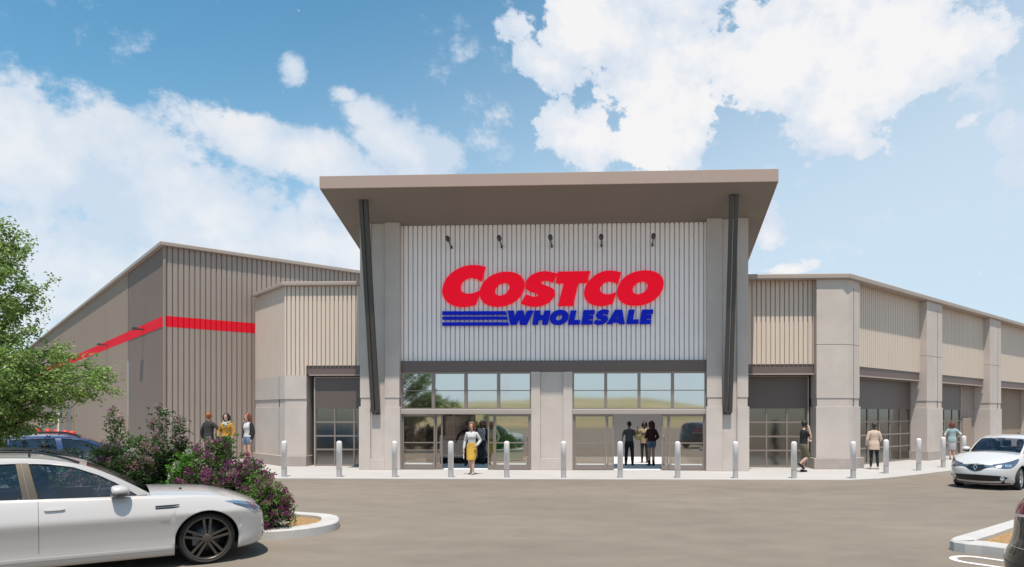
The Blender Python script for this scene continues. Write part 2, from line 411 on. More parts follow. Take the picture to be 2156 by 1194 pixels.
# rolling country behind the viewer, mirrored in the storefront glass
def hills():
    rows = []
    for i in range(7):
        t = i / 6.0
        row = []
        for k in range(121):
            a = R(-100 + 200 * k / 120.0)
            d = 170 + 330 * t
            h = (math.sin(math.pi * min(1, t * 1.0) * 0.5)) * (12 + 7 * noise.noise(Vector((math.sin(a) * 4, math.cos(a) * 4, 1.5))) + 5 * noise.noise(Vector((a * 9, t * 2, 3.1))))
            row.append((d * math.sin(a), -d * math.cos(a), -0.5 + max(0.3, h) * (0.02 + 0.98 * t)))
        rows.append(row)
    mb = MB(); mb.grid(rows)
    struct('hills', mb, M['hill'])
hills()

# ------------------------------------------------------------------ warehouse
BO = Vector((-2.08, 24.85, 0))
store = empty('warehouse_store', BO, 0, 'large warehouse shop with tilted entrance canopy, ribbed metal walls and concrete piers', 'store building')
def part(name, mb, m, parent=None, **k):
    return mb.build(name, m, parent or store, off=BO, **k)

FF = frame(0, 0, (1, 0))                    # entrance frame is the world frame
FR = frame(8.75, 26.0, (S, S))              # long right wall
FL = frame(-12.62, 26.5, (S, -S))           # short left return (a runs -3.4 .. 0)
FB = frame(-17.59, 26.71, (S, S))           # tall block, face towards the entrance
FA = frame(-17.59, 26.71, (S, -S))          # tall block, long left face (a negative)

def corrugate(mb, x0, x1, z0, z1, y, period, groove, depth, ztop=None):
    """Ribbed sheet in the plane b = y: flats on the plane, grooves pushed in."""
    prof = [(x0, y)]
    n = max(1, int(round((x1 - x0) / period))); p = (x1 - x0) / n
    for i in range(n):
        g0 = x0 + p * i + (p - groove) / 2; e = groove * 0.18
        prof += [(g0, y), (g0 + e, y + depth), (g0 + groove - e, y + depth), (g0 + groove, y)]
    prof.append((x1, y))
    zt = ztop or (lambda x: z1)
    v = [(a, b, z0) for a, b in prof] + [(a, b, zt(a)) for a, b in prof]
    m = len(prof)
    mb.add(v, [(i, i + 1, m + i + 1, m + i) for i in range(m - 1)])
    return mb

def soffit_z(y): return 8.98 - 0.307 * (y - 24.85)
CXE = -2.08
# --- tower: two pillars
def pillar(x0, x1, panel0, panel1):
    e = MB()
    # lower block
    yf = 24.85; yb = 32.9 
    def block(z0, z1, xa, xb, y0, y1): e.box(xa, xb, y0, y1, z0, z1)
    # panel recess 6 cm, strips either side, in three heights with the reveal band
    for (z0, z1, pr) in ((0.02, 2.30, 0.03), (2.30, 2.62, -0.02), (2.62, None, 0.0)):
        y0 = yf - pr
        for (xa, xb, rec) in ((x0 - pr * (1 if x0 < CXE else 1), panel0, 0), (panel1, x1 + pr, 0)):
            if z1 is None:
                za, zb = soffit_z(y0) - 0.004, soffit_z(25.6) - 0.004
                e.hexa([(xa, y0, z0), (xb, y0, z0), (xb, 25.6, z0), (xa, 25.6, z0)], [(xa, y0, za), (xb, y0, za), (xb, 25.6, zb), (xa, 25.6, zb)])
            else: e.box(xa, xb, y0, 25.6, z0, z1)
    yp = yf + 0.06
    za, zb = soffit_z(yp) - 0.004, soffit_z(25.6) - 0.004
    e.hexa([(panel0, yp, 0.42), (panel1, yp, 0.42), (panel1, 25.6, 0.42), (panel0, 25.6, 0.42)], [(panel0, yp, za), (panel1, yp, za), (panel1, 25.6, zb), (panel0, 25.6, zb)])
    e.box(panel0, panel1, yf - 0.03, 25.6, 0.02, 0.417)
    return part('entrance_pillar', e, M['concrete'], bevel=0.012)
pillar(-9.05, -7.60, -8.66, -8.14)
pillar(3.44, 4.89, 3.98, 4.50)
# side and rear walls of the tower, following the roof slope
for xa, xb in ((-9.03, -8.75), (4.59, 4.87)):
    sw = MB(); sw.hexa([(xa, 25.61, 0.02), (xb, 25.61, 0.02), (xb, 33.3, 0.02), (xa, 33.3, 0.02)], [(xa, 25.61, soffit_z(25.61) - .01), (xb, 25.61, soffit_z(25.61) - .01), (xb, 33.3, 7.3), (xa, 33.3, 7.3)])
    part('tower_side_wall', sw, M['concrete'])
part('vestibule_back_wall', MB().box(-8.74, 4.58, 33.0, 33.3, 0.02, 7.3), M['inner_wall'])
part('vestibule_floor', MB().box(-7.6, 3.44, 25.12, 32.99, 0.0, 0.032), M['inner_floor'])
# ribbed panel above the doors
cl = MB(); corrugate(cl, -7.60, 3.44, 3.97, 8.9, 25.09, 0.1725, 0.046, 0.085)
for i in range(2): pass
cl.box(-7.60, 3.44, 25.19, 25.3, 3.97, soffit_z(25.3))
part('sign_cladding', cl, M['silver'], recalc=True)
part('entrance_beam', MB().box(-7.598, 3.438, 25.0, 25.34, 3.57, 3.968), M['beam'], bevel=0.01)
# centre pillar
cpil = MB()
for (z0, z1) in ((0.02, 3.566),):
    cpil.box(-2.83, -2.50, 24.97, 25.5, z0, z1); cpil.box(-1.67, -1.34, 24.97, 25.5, z0, z1)
    cpil.box(-2.50, -1.67, 25.03, 25.5, 0.45, 3.566); cpil.box(-2.50, -1.67, 24.97, 25.5, 0.02, 0.448)
part('centre_pillar', cpil, M['concrete'], bevel=0.012)

# --- canopy
cz = lambda y: soffit_z(y)
can = empty('canopy', (0, 0, 0)); can.parent = store
X0, X1, Y0, Y1 = CXE - 7.62, CXE + 7.55, 22.86, 29.6
so_ = MB(); so_.hexa([(X0 + .03, Y0 + .03, cz(Y0 + .03)), (X1 - .03, Y0 + .03, cz(Y0 + .03)), (X1 - .03, 25.3, cz(25.3)), (X0 + .03, 25.3, cz(25.3))],
                     [(X0 + .03, Y0 + .03, cz(Y0) + .38), (X1 - .03, Y0 + .03, cz(Y0) + .38), (X1 - .03, 25.3, cz(25.3) + .38), (X0 + .03, 25.3, cz(25.3) + .38)])
for xa, xb in ((X0 + .03, -8.75), (4.59, X1 - .03)):     # the wings of the canopy beside the tower; the middle is open above the vestibule
    so_.hexa([(xa, 25.302, cz(25.302)), (xb, 25.302, cz(25.302)), (xb, Y1, cz(Y1)), (xa, Y1, cz(Y1))], [(xa, 25.302, cz(25.302) + .38), (xb, 25.302, cz(25.302) + .38), (xb, Y1, cz(Y1) + .38), (xa, Y1, cz(Y1) + .38)])
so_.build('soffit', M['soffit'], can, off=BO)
fa = MB()
def fb(xa, xb, ya, yb):
    fa.hexa([(xa, ya, cz(ya) - .012), (xb, ya, cz(ya) - .012), (xb, yb, cz(yb) - .012), (xa, yb, cz(yb) - .012)],
            [(xa, ya, cz(ya) + .40), (xb, ya, cz(ya) + .40), (xb, yb, cz(yb) + .40), (xa, yb, cz(yb) + .40)])
fb(X0, X1, Y0, Y0 + .028); fb(X0, X0 + .028, Y0 + .0285, Y1); fb(X1 - .028, X1, Y0 + .0285, Y1)
fa.build('fascia', M['fascia'], can, off=BO, bevel=0.006)

# --- raking struts: twin flat bars with a foot plate
def strut(x):
    e = MB()
    a = Vector((x, 24.78, 2.10)); b = Vector((x, 23.55, cz(23.55) - 0.01))
    d = (b - a).normalized(); nrm = Vector((0, d.z, -d.y)) * 0.06
    for s in (-1, 1):
        for w in (0.066,):
            p = [(x + s * 0.085 - w, 0), (x + s * 0.085 + w, 0)]
            e.hexa([(p[0][0], *(a - nrm).yz), (p[1][0], *(a - nrm).yz), (p[1][0], *(a + nrm).yz), (p[0][0], *(a + nrm).yz)],
                   [(p[0][0], *(b - nrm).yz), (p[1][0], *(b - nrm).yz), (p[1][0], *(b + nrm).yz), (p[0][0], *(b + nrm).yz)])
    o = part('canopy_strut', e, M['strut'], bevel=0.006)
    f = MB(); f.box(x - 0.13, x + 0.13, 24.83, 24.905, 2.02, 2.22); f.box(x - .04, x + .04, 24.74, 24.83, 2.04, 2.18)
    f.tube([(x - .15, 24.77, 2.12), (x + .15, 24.77, 2.12)], 0.025, 8)
    f.build('foot_plate', M['strut'], o, off=BO)
strut(-8.45); strut(4.16)

# --- entrance glazing: two bays
def pane(parent, x0, x1, z0, z1, y, m=None, F=None):
    mb = MB(F); mb.box(x0, x1, y - .004, y + .004, z0, z1)
    return mb.build('pane', m or M['pane'], parent, off=BO)
def bay(xa, xb, op0, op1, flip):
    # transom: four lights in a dark frame
    n = 4; w = (xb - xa) / n
    for i in range(n):
        a, b = xa + w * i, xa + w * (i + 1)
        f = MB()
        f.box(a, a + .055, 25.02, 25.14, 2.22, 3.568); f.box(b - .055, b, 25.02, 25.14, 2.22, 3.568)
        f.box(a + .055, b - .055, 25.03, 25.13, 3.50, 3.566); f.box(a + .055, b - .055, 25.03, 25.13, 2.222, 2.26)
        f.box(a + .055, b - .055, 25.055, 25.105, 2.875, 2.905)
        o = part('transom_window', f, M['frame'])
        pane(o, a + .05, b - .05, 2.25, 2.88, 25.085); pane(o, a + .05, b - .05, 2.90, 3.51, 25.085)
    h = MB(); h.box(xa, xb, 24.93, 25.2, 2.03, 2.218); part('door_header', h, M['header'], bevel=0.02)
    part('door_jamb', MB().box(xa, xa + .06, 25.0, 25.16, .03, 2.028), M['frame']); part('door_jamb', MB().box(xb - .06, xb, 25.0, 25.16, .03, 2.028), M['frame'])
    # sliding leaves: fixed sidelight with the parked leaf behind it
    for (a, b, s) in ((xa + .062, op0, 1), (op1, xb - .062, -1)):
        inner = op0 if s > 0 else op1
        for kk, (p, q, y) in enumerate(((a, b - .26 if s > 0 else b, 25.05), (b - .25 if s > 0 else a, b if s > 0 else a + .25, 25.10))):
            if s < 0 and kk == 0: p, q = a + .26, b
            f = MB()
            f.box(p, p + .05, y - .025, y + .025, .04, 2.02); f.box(q - .05, q, y - .025, y + .025, .04, 2.02)
            f.box(p + .05, q - .05, y - .025, y + .025, 1.95, 2.02); f.box(p + .05, q - .05, y - .025, y + .025, .04, .20)
            f.box(p + .05, q - .05, y - .02, y + .02, .98, 1.02)
            o = part('sliding_door', f, M['frame'])
            pane(o, p + .045, q - .045, .19, 1.0, y + .001, M['pane_low']); pane(o, p + .045, q - .045, 1.001, 1.96, y + .001, M['pane_low'])
            fl = MB(); fl.box(p + .10, q - .10, y - .034, y - .026, .22, .25); 
            if q - p > .6: fl.build('door_sticker', M['white'], o, off=BO)
bay(-7.60, -2.83, -6.08, -4.42, False)
bay(-1.34, 3.44, 0.15, 1.86, True)

# --- generic sectional glazed door: solid top, four rows of glass
def bay_door(F, x0, x1, y, cols, z1=3.46, top=2.25, only_cols=None):
    f = MB(F)
    w = (x1 - x0) / cols
    rows = [0.06, 0.66, 1.19, 1.73, top]
    for i in range(cols + 1):
        c = x0 + w * i; a = max(x0, c - .028); b = min(x1, c + .028)
        f.box(a, b, y - .03, y + .03, .04, top - .001)
    for z in rows[:-1]:
        for i in range(cols): f.box(x0 + w * i + .028, x0 + w * (i + 1) - .028, y - .026, y + .026, z - .03, z + .03)
    o = part('bay_door', f, M['frame'])
    sp = MB(F); sp.box(x0, x1, y - .03, y + .03, top, z1)
    sp.build('solid_panel', M['solid_panel'], o, off=BO)
    for i in range(cols):
        mb = MB(F)
        for a, b in zip(rows[:-1], rows[1:]):
            mb.box(x0 + w * i + .025, x0 + w * (i + 1) - .025, y + .002, y + .008, a + .028, b - .028 if b < top else b)
        mb.build('glazing', M['pane_bay'], o, off=BO)
    g = MB(F); g.box(x0 - .05, x0 - .002, y - .06, y + .05, .02, z1 + .03); g.box(x1 + .002, x1 + .05, y - .06, y + .05, .02, z1 + .03); g.box(x0, x1, y - .05, y + .05, z1 + .002, z1 + .03)
    g.build('door_track', M['header'], o, off=BO)
    return o

def reveal_block(mb, a0, a1, b0, b1, zt, plinth=0.10):
    """Pier stack: body, 4 cm reveal band, lower body."""
    mb.box(a0 - .022, a1 + .022, b0 - .022, b1, .42, 2.32)
    mb.box(a0 + .02, a1 - .02, b0 + .02, b1, 2.32, 2.62)
    mb.box(a0, a1, b0, b1, 2.62, 4.575)
    mb.box(a0 + .012, a1 - .012, b0 + .012, b1, 4.575, 4.60)
    mb.box(a0, a1, b0, b1, 4.60, zt)

TR = 7.0
# --- right front wing
rw = MB(); corrugate(rw, 4.88, 7.62, 3.90, TR, 26.30, 0.172, 0.044, 0.065); rw.box(4.88, 7.62, 26.375, 26.5, 3.90, TR)
part('wall_cladding', rw, M['tan'])
part('wall_beam', MB().box(4.895, 7.60, 26.33, 26.9, 3.52, 3.898), M['trim'] if False else M['beam'])
part('beam_flange', MB().box(4.895, 7.60, 26.22, 26.32, 3.50, 3.55), M['trim'])
bay_door(FF, 4.40, 7.46, 26.72, 4)
# corner pier, chamfered between the two directions
pc = MB()
def corner(mb, g, z0, z1, back=0.9):
    # outline in plan: front edge on Y=26-g, right wall edge on FR plane
    A = Vector((7.60 - g, 26.0 - g)); 
    # chamfer between front line and FR line
    B0 = Vector((8.55, 26.0 - g)); d = Vector((S, S)); nrm = Vector((S, -S))
    C = Vector((8.75, 26.0)) + nrm * g + d * 0.02; C = Vector((8.95, 26.2)) + nrm * g
    Bm = (B0 + C) / 2 + Vector((0.035, -0.02))
    D = Vector((8.75, 26.0)) + d * (0.89 + g) + nrm * g
    E = D - nrm * (back + g); G = Vector((7.60 - g, 26.85))
    mb.prism([tuple(A), tuple(B0), tuple(Bm), tuple(C), tuple(D), tuple(E), tuple(G)], z0, z1)
for z0, z1, g in ((.42, 2.32, .022), (2.32, 2.62, -.02), (2.62, 4.575, 0), (4.575, 4.60, -.012), (4.60, TR, 0)):
    corner(pc, g, z0, z1)
o = part('corner_pier', pc, M['concrete'], bevel=0.01)
pl = MB(); corner(pl, .12, .02, .42, .85); pl.build('plinth', M['concrete_dark'], o, off=BO, bevel=0.015)
gr = MB(FR); gr.box(.40, .425, -.006, .05, .43, TR - .3); gr.build('joint', M['beam'], o, off=BO)

# --- long right wall: piers every 8.1 m, recessed cladding over door bays
def pier(a0, a1):
    mb = MB(FR); reveal_block(mb, a0, a1, 0, .95, TR)
    o = part('wall_pier', mb, M['concrete'], bevel=0.01)
    p = MB(FR); p.box(a0 - .10, a1 + .10, -.10, .93, .02, .42); p.build('plinth', M['concrete_dark'], o, off=BO, bevel=0.015)
    g = MB(FR); g.box(a0 + 1.16, a0 + 1.185, -.006, .05, .43, TR - .3); g.build('joint', M['beam'], o, off=BO)
for a in (7.2, 15.3, 23.4): pier(a, a + 1.72)
for k, (a0, a1) in enumerate(((.89, 7.2), (8.92, 15.3), (17.02, 23.4))):
    c = MB(FR); corrugate(c, a0, a1, 3.87, TR, .30, 0.172, 0.044, 0.065); c.box(a0, a1, .375, .5, 3.87, TR)
    part('wall_cladding', c, M['tan'])
    part('wall_beam', MB(FR).box(a0, a1, .33, .95, 3.50, 3.868), M['beam'])
    part('beam_flange', MB(FR).box(a0, a1 - .08, .24, .33, 3.48, 3.53), M['trim'])
    if k == 0: bay_door(FR, 1.0, 7.13, .72, 6)
    if k == 1:
        bay_door(FR, 9.0, 13.15, .72, 4)
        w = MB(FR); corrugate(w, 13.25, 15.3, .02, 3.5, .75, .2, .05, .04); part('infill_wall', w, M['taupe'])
        part('utility_box', MB(FR).box(13.35, 14.5, .62, .745, .3, 1.85), M['tan_side'], bevel=.02)
    if k == 2:
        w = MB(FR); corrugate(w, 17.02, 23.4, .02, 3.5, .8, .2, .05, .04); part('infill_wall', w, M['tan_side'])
# --- left front wing
lw = MB(); corrugate(lw, -12.62, -9.04, 3.92, TR, 26.5, 0.172, 0.044, 0.065); lw.box(-12.55, -9.04, 26.58, 26.75, 3.92, TR)
lw2 = MB(); corrugate(lw2, -12.62, -11.76, 3.53, 3.919, 26.5, 0.172, 0.044, 0.065)
part('wall_cladding', lw, M['tan']); part('wall_cladding', lw2, M['tan'])
part('wall_beam', MB().box(-11.75, -9.04, 26.54, 27.1, 3.56, 3.918), M['beam'])
part('beam_flange', MB().box(-11.66, -9.04, 26.5, 26.539, 3.53, 3.57), M['trim'])
bay_door(FF, -11.48, -8.42, 26.72, 4)
lc = MB()
for z0, z1, g in ((.42, 2.32, .0), (2.32, 2.62, -.03), (2.62, 3.528, 0)):
    d = Vector((-S, S)); n_ = Vector((-S, -S))
    P0 = Vector((-12.62, 26.5)) + Vector((-g * .41, -g)); P1 = Vector((-12.62, 26.5)) + d * 3.45 + n_ * g
    lc.prism([(-11.76, 26.5 - g), (-11.76, 27.1), (-12.3, 27.1), tuple(P1 + Vector((.5, .5))), tuple(P1), tuple(P0)], z0, z1)
o = part('corner_pier', lc, M['concrete'], bevel=0.01)
pl = MB()
d = Vector((-S, S)); n_ = Vector((-S, -S)); g = .12
pl.prism([(-11.72, 26.5 - g), (-11.72, 27.0), (-12.3, 27.0), tuple(Vector((-12.62, 26.5)) + d * 3.4 + Vector((.4, .4))), tuple(Vector((-12.62, 26.5)) + d * 3.4 + n_ * g), (-12.62 - g * .41, 26.5 - g)], .02, .42)
pl.build('plinth', M['concrete_dark'], o, off=BO, bevel=.015)
gj = MB(FL); gj.box(-.62, -.60, -.006, .05, .43, 3.52); gj.build('joint', M['beam'], o, off=BO)
ll = MB(FL); corrugate(ll, -3.45, 0, 3.53, TR, 0, 0.172, 0.044, 0.065); part('wall_cladding', ll, M['tan'])

# --- roof trim of the low wings
def trim_line(mb, pts, z0, z1, out, inn):
    """Mitred parapet cap along a polyline of plan points; 'out' to the right of travel."""
    P = [Vector(p) for p in pts]; L_ = []; Rr = []
    for i, p in enumerate(P):
        d0 = (P[i] - P[i - 1]).normalized() if i else None; d1 = (P[i + 1] - P[i]).normalized() if i < len(P) - 1 else None
        d0 = d0 or d1; d1 = d1 or d0
        n0 = Vector((d0.y, -d0.x)); n1 = Vector((d1.y, -d1.x)); m = (n0 + n1).normalized(); k = 1 / max(.3, m.dot(n0))
        Rr.append(p + m * out * k); L_.append(p - m * inn * k)
    for i in range(len(P) - 1):
        mb.hexa([(*L_[i], z0), (*Rr[i], z0), (*Rr[i + 1], z0), (*L_[i + 1], z0)][::-1], [(*L_[i], z1), (*Rr[i], z1), (*Rr[i + 1], z1), (*L_[i + 1], z1)][::-1])
    return mb
t = MB(); trim_line(t, [(4.90, 26.0), (8.72, 26.0), (8.72 + 26 * S, 26.0 + 26 * S)], TR + .001, TR + .19, .13, .6)
part('roof_trim', t, M['trim'], bevel=.03)
t = MB(); trim_line(t, [(-12.62 - 3.42 * S, 26.5 + 3.42 * S), (-12.62, 26.5), (-9.05, 26.5)], TR + .001, TR + .16, .13, .5)
part('roof_trim', t, M['trim'], bevel=.03)
# --- tall block
tb = MB(FB); corrugate(tb, 0, 14, .02, 5.5, 0, .2, .05, .05); corrugate(tb, 0, 14, 5.93, 8.68, 0, .2, .05, .05)
part('tall_wall', tb, M['taupe'])
rs = MB(FB); corrugate(rs, 0, 14, 5.5, 5.93, -.004, .2, .05, .05); part('red_stripe', rs, M['stripe'])
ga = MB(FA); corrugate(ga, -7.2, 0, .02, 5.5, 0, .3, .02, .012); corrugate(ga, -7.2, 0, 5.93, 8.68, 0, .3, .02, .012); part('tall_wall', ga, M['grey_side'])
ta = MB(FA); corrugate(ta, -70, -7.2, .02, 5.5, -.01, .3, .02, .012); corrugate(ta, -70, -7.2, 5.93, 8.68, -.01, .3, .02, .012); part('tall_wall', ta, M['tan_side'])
rs = MB(FA); corrugate(rs, -70, 0, 5.5, 5.93, -.012, .3, .02, .012); part('red_stripe', rs, M['stripe'])
cc = MB(FB); cc.box(-.03, .05, -.03, .05, .02, 8.68); part('corner_trim', cc, M['tan_side'])
t = MB(); trim_line(t, [(-17.59 - 70 * S, 26.71 + 70 * S), (-17.59, 26.71), (-17.59 + 14 * S, 26.71 + 14 * S)], 8.68, 8.83, .16, .5)
part('roof_trim', t, M['trim'], bevel=.02)
# dark shutters on the long left face
for i in range(5):
    a1 = -25.9 - i * 4.3; mb = MB(FA); mb.box(a1 - 3.3, a1, -.05, .05, .05, 2.7)
    o = part('shutter', mb, M['beam']); f = MB(FA); f.box(a1, a1 + .5, -.09, .0, .05, 2.75); f.build('shutter_jamb', M['tan_side'], o, off=BO)
# --- roofs and hidden inner walls that keep the bays dark
rf = MB()
rf.prism([(4.88, 26.4), (8.6, 26.4), (27, 44.7), (12, 60), (-9.04, 60), (-9.04, 33.3), (4.88, 33.3)], 6.86, 6.96)
rf.prism([(-12.4, 26.65), (-9.04, 26.65), (-9.04, 34), (-13.9, 30.0), (-14.9, 29.0)], 6.86, 6.96)
rf.prism([(-17.5, 26.9), (-8.0, 36.4), (-56, 84), (-66, 75.5)], 8.55, 8.66)
part('roof', rf, M['roof'])
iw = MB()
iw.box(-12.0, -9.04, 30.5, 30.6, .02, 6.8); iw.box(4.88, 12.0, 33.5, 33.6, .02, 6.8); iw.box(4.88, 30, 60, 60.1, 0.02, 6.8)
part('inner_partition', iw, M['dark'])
fl = MB(); fl.prism([(4.9, 26.8), (8.6, 26.8), (27, 45.2), (12, 60), (4.9, 60)], 0.021, 0.03); fl.prism([(-11.7, 26.8), (-9.05, 26.8), (-9.05, 30.5), (-11.7, 30.5)], 0.021, 0.03)
part('inner_floor', fl, M['concrete_dark'])

# ------------------------------------------------------------------ shop sign
SO = Vector((-2.08, 25.0, 6.4))
sign = empty('shop_sign', SO, 0, 'red and blue shop sign reading COSTCO WHOLESALE on pale ribbed wall above the entrance', 'shop sign')
def SP(x, y):
    return (-6.07 + (x - 130) * 0.004142, 7.44 - (y - 75) * 0.004152 - (x - 130) * 0.000036 * (1 - (y - 75) / 900.0))
def letter(name, loops, m, lab=None):
    L_ = [[SP(*p) for p in lp] for lp in loops]
    v, f = fill2d(L_, 0.04)
    mb = MB(); mb.add([(p[0], 25.03 - p[2], p[1]) for p in v], f)
    o = mb.build(name, m, sign, off=SO)
    return o
def sm(pts, n=7):
    """Outline with corners (c) and smooth stretches: list of (x, y[, 'c'])."""
    idx = [i for i, p in enumerate(pts) if len(p) > 2]
    if not idx: return catmull([p[:2] for p in pts], n, True)
    out = []
    for q in range(len(idx)):
        i, j = idx[q], idx[(q + 1) % len(idx)]
        seg = [pts[k % len(pts)][:2] for k in range(i, j + 1 if j > i else j + len(pts) + 1)]
        if len(seg) == 2: out.append(seg[0])
        else: out += catmull([(*s, 0) for s in seg], n, False)[:-1]
    return [(p[0], p[1]) for p in out]
def oval(cx, cy, hw, hh, sh, n=44, ex=2.15):
    a = math.sqrt(max(1, hw * hw - sh * sh))
    o = []
    for i in range(n):
        t = 2 * math.pi * i / n; c, s_ = math.cos(t), math.sin(t)
        c = math.copysign(abs(c) ** (2 / ex), c); s_ = math.copysign(abs(s_) ** (2 / ex), s_)
        o.append((cx + a * c - sh * s_, cy + hh * s_))
    return o
RED, BLU = M['red'], M['blue']
letter('letter_c', [sm([(512, 90, 'c'), (420, 74), (330, 84), (240, 124), (165, 195), (131, 285), (140, 350), (180, 402), (245, 432), (315, 439), (425, 423, 'c'), (468, 292, 'c'), (410, 318), (345, 324), (300, 302), (292, 262), (315, 214), (360, 190), (410, 188), (478, 218, 'c')])], RED)
letter('letter_o', [oval(657, 285, 196, 152, 42), oval(658, 286, 63, 56, 20)], RED)
letter('letter_s', [sm([(1140, 150, 'c'), (1040, 129), (950, 145), (885, 190), (861, 250), (876, 290), (925, 313), (965, 327), (972, 341), (950, 351), (915, 348), (866, 330, 'c'), (820, 411, 'c'), (880, 431), (960, 437), (1045, 415), (1105, 362), (1120, 315), (1100, 280), (1050, 257), (1005, 240), (1000, 222), (1025, 211), (1060, 213), (1100, 228, 'c')])], RED)
letter('letter_t', [[(1145, 133), (1427, 128), (1397, 230), (1322, 232), (1278, 432), (1145, 432), (1196, 235), (1125, 233)]], RED)
letter('letter_c', [sm([(1695, 140, 'c'), (1610, 124), (1540, 132), (1470, 165), (1400, 235), (1373, 310), (1385, 372), (1430, 414), (1500, 432), (1560, 428), (1620, 413, 'c'), (1654, 312, 'c'), (1600, 330), (1555, 330), (1520, 310), (1512, 280), (1530, 246), (1570, 222), (1615, 221), (1666, 242, 'c')])], RED)
letter('letter_o', [oval(1859, 277, 200, 154, 44), oval(1858, 276, 64, 56, 20)], RED)
k = 4.146 / 12.682
def wl(pts): return [((x * k + 663.4), (y * k + 414.6)) for x, y in pts]      # fine crops back to the sign's measuring grid
def wr(pts): return [((x * k + 1326.7), (y * k + 414.6)) for x, y in pts]
letter('letter_w', [wl([(130, 178), (292, 178), (310, 350), (400, 178), (560, 178), (578, 350), (660, 178), (828, 178), (640, 562), (455, 562), (445, 395), (362, 562), (200, 562)])], BLU)
letter('letter_h', [wl([(850, 178), (1010, 178), (985, 305), (1085, 305), (1115, 178), (1275, 178), (1200, 560), (1045, 560), (1068, 430), (965, 430), (940, 560), (785, 560)])], BLU)
letter('letter_o', [wl(oval(1508, 363, 248, 204, 40)), wl(oval(1503, 368, 84, 75, 24))], BLU)
letter('letter_l', [wl([(1815, 178), (1970, 178), (1915, 437), (2075, 437), (2048, 558), (1740, 558)])], BLU)
E_ = lambda dx, dy, s=1: [(130 + dx, 168 + dy), (432 + dx, 168 + dy), (415 + dx, 280 + dy), (268 + dx, 280 + dy), (262 + dx, 308 + dy), (388 + dx, 308 + dy), (372 + dx, 412 + dy), (250 + dx, 412 + dy), (243 + dx, 447 + dy), (378 + dx, 447 + dy), (362 + dx, 555 + dy), (62 + dx, 555 + dy)]
letter('letter_e', [wr(E_(0, 0))], BLU)
letter('letter_s', [wr(sm([(808, 185, 'c'), (700, 150), (600, 165), (500, 225), (455, 310), (475, 370), (540, 405), (600, 425), (600, 445), (560, 452), (505, 445), (447, 430, 'c'), (392, 520, 'c'), (470, 560), (570, 565), (690, 525), (770, 430), (775, 375), (730, 330), (640, 300), (622, 272), (660, 262), (700, 275), (755, 312, 'c')], 5))], BLU)
letter('letter_a', [wr([(965, 160), (1155, 160), (1222, 548), (1062, 548), (1050, 505), (920, 505), (900, 548), (740, 548)]), wr([(1028, 300), (1032, 410), (968, 410)])], BLU)
letter('letter_l', [wr([(1325, 160), (1485, 160), (1435, 425), (1590, 425), (1570, 545), (1255, 545)])], BLU)
letter('letter_e', [wr(E_(1545, -8))], BLU)
for (a, b, xr0, xr1) in ((478, 509, 689, 696), (525, 551, 700, 706), (574, 604, 709, 717)):
    letter('sign_stripe', [[(130, a), (xr0, a), (xr1, b), (130, b)]], BLU)

# ------------------------------------------------------------------ spotlights over the sign
def spot_proto():
    r = empty('spotlight', (0, 0, 0))
    a = MB(); a.box(-.035, .035, .05, .09, -.07, 0.03); a.tube([(0, .06, -.02), (0, -.18, .045), (0, -.40, .105)], .022, 8)
    a.build('arm', M['strut'], r)
    h = MB(Matrix.Translation((0, -.50, .14)) @ Matrix.Rotation(R(72), 4, 'X'))
    h.lathe([(0.0, -.15), (.035, -.14), (.07, -.09), (.082, -.02), (.080, .07), (.062, .125), (.05, .128), (0, .115)], 16)
    h.build('lamp_head', M['strut'], r)
    return r
sp0 = spot_proto()
for i, (x, w) in enumerate(zip((-5.75, -3.91, -2.09, -0.30, 1.53), ('first from the tree side', 'above the letter o of the red word', 'middle one of the row of five', 'above the second letter c', 'above the last red letter'))):
    s = sp0 if i == 0 else copy_tree(sp0)
    s.location = (x, 25.0, 8.12)
    tag(s, ['black bullet spotlight on arm above the big first letter c', 'black bullet spotlight on arm above the first small letter o', 'black bullet spotlight on arm above the red letter s and t',
            'black bullet spotlight on arm above the second letter c', 'black bullet spotlight on arm above the last red letter o'][i], 'spotlight', 'spotlights over the shop sign')

# lamps on the red stripe of the left face
for i, a in enumerate((-3.75, -12.85)):
    p = FA @ Vector((a, 0, 5.72))
    r = empty('wall_lamp', p, math.atan2(-S, S), ['thin dark wall lamp on the red stripe of the grey panel', 'thin dark wall lamp on the red stripe of the beige side wall'][i], 'wall lamp', 'lamps on the red stripe')
    m_ = MB(); m_.box(-.05, .05, -.32, -.012, -.03, .03); m_.build('arm', M['strut'], r)
    m_ = MB(); m_.box(-.30, .30, -.46, -.28, -.02, .045); m_.build('lamp_head', M['strut'], r)

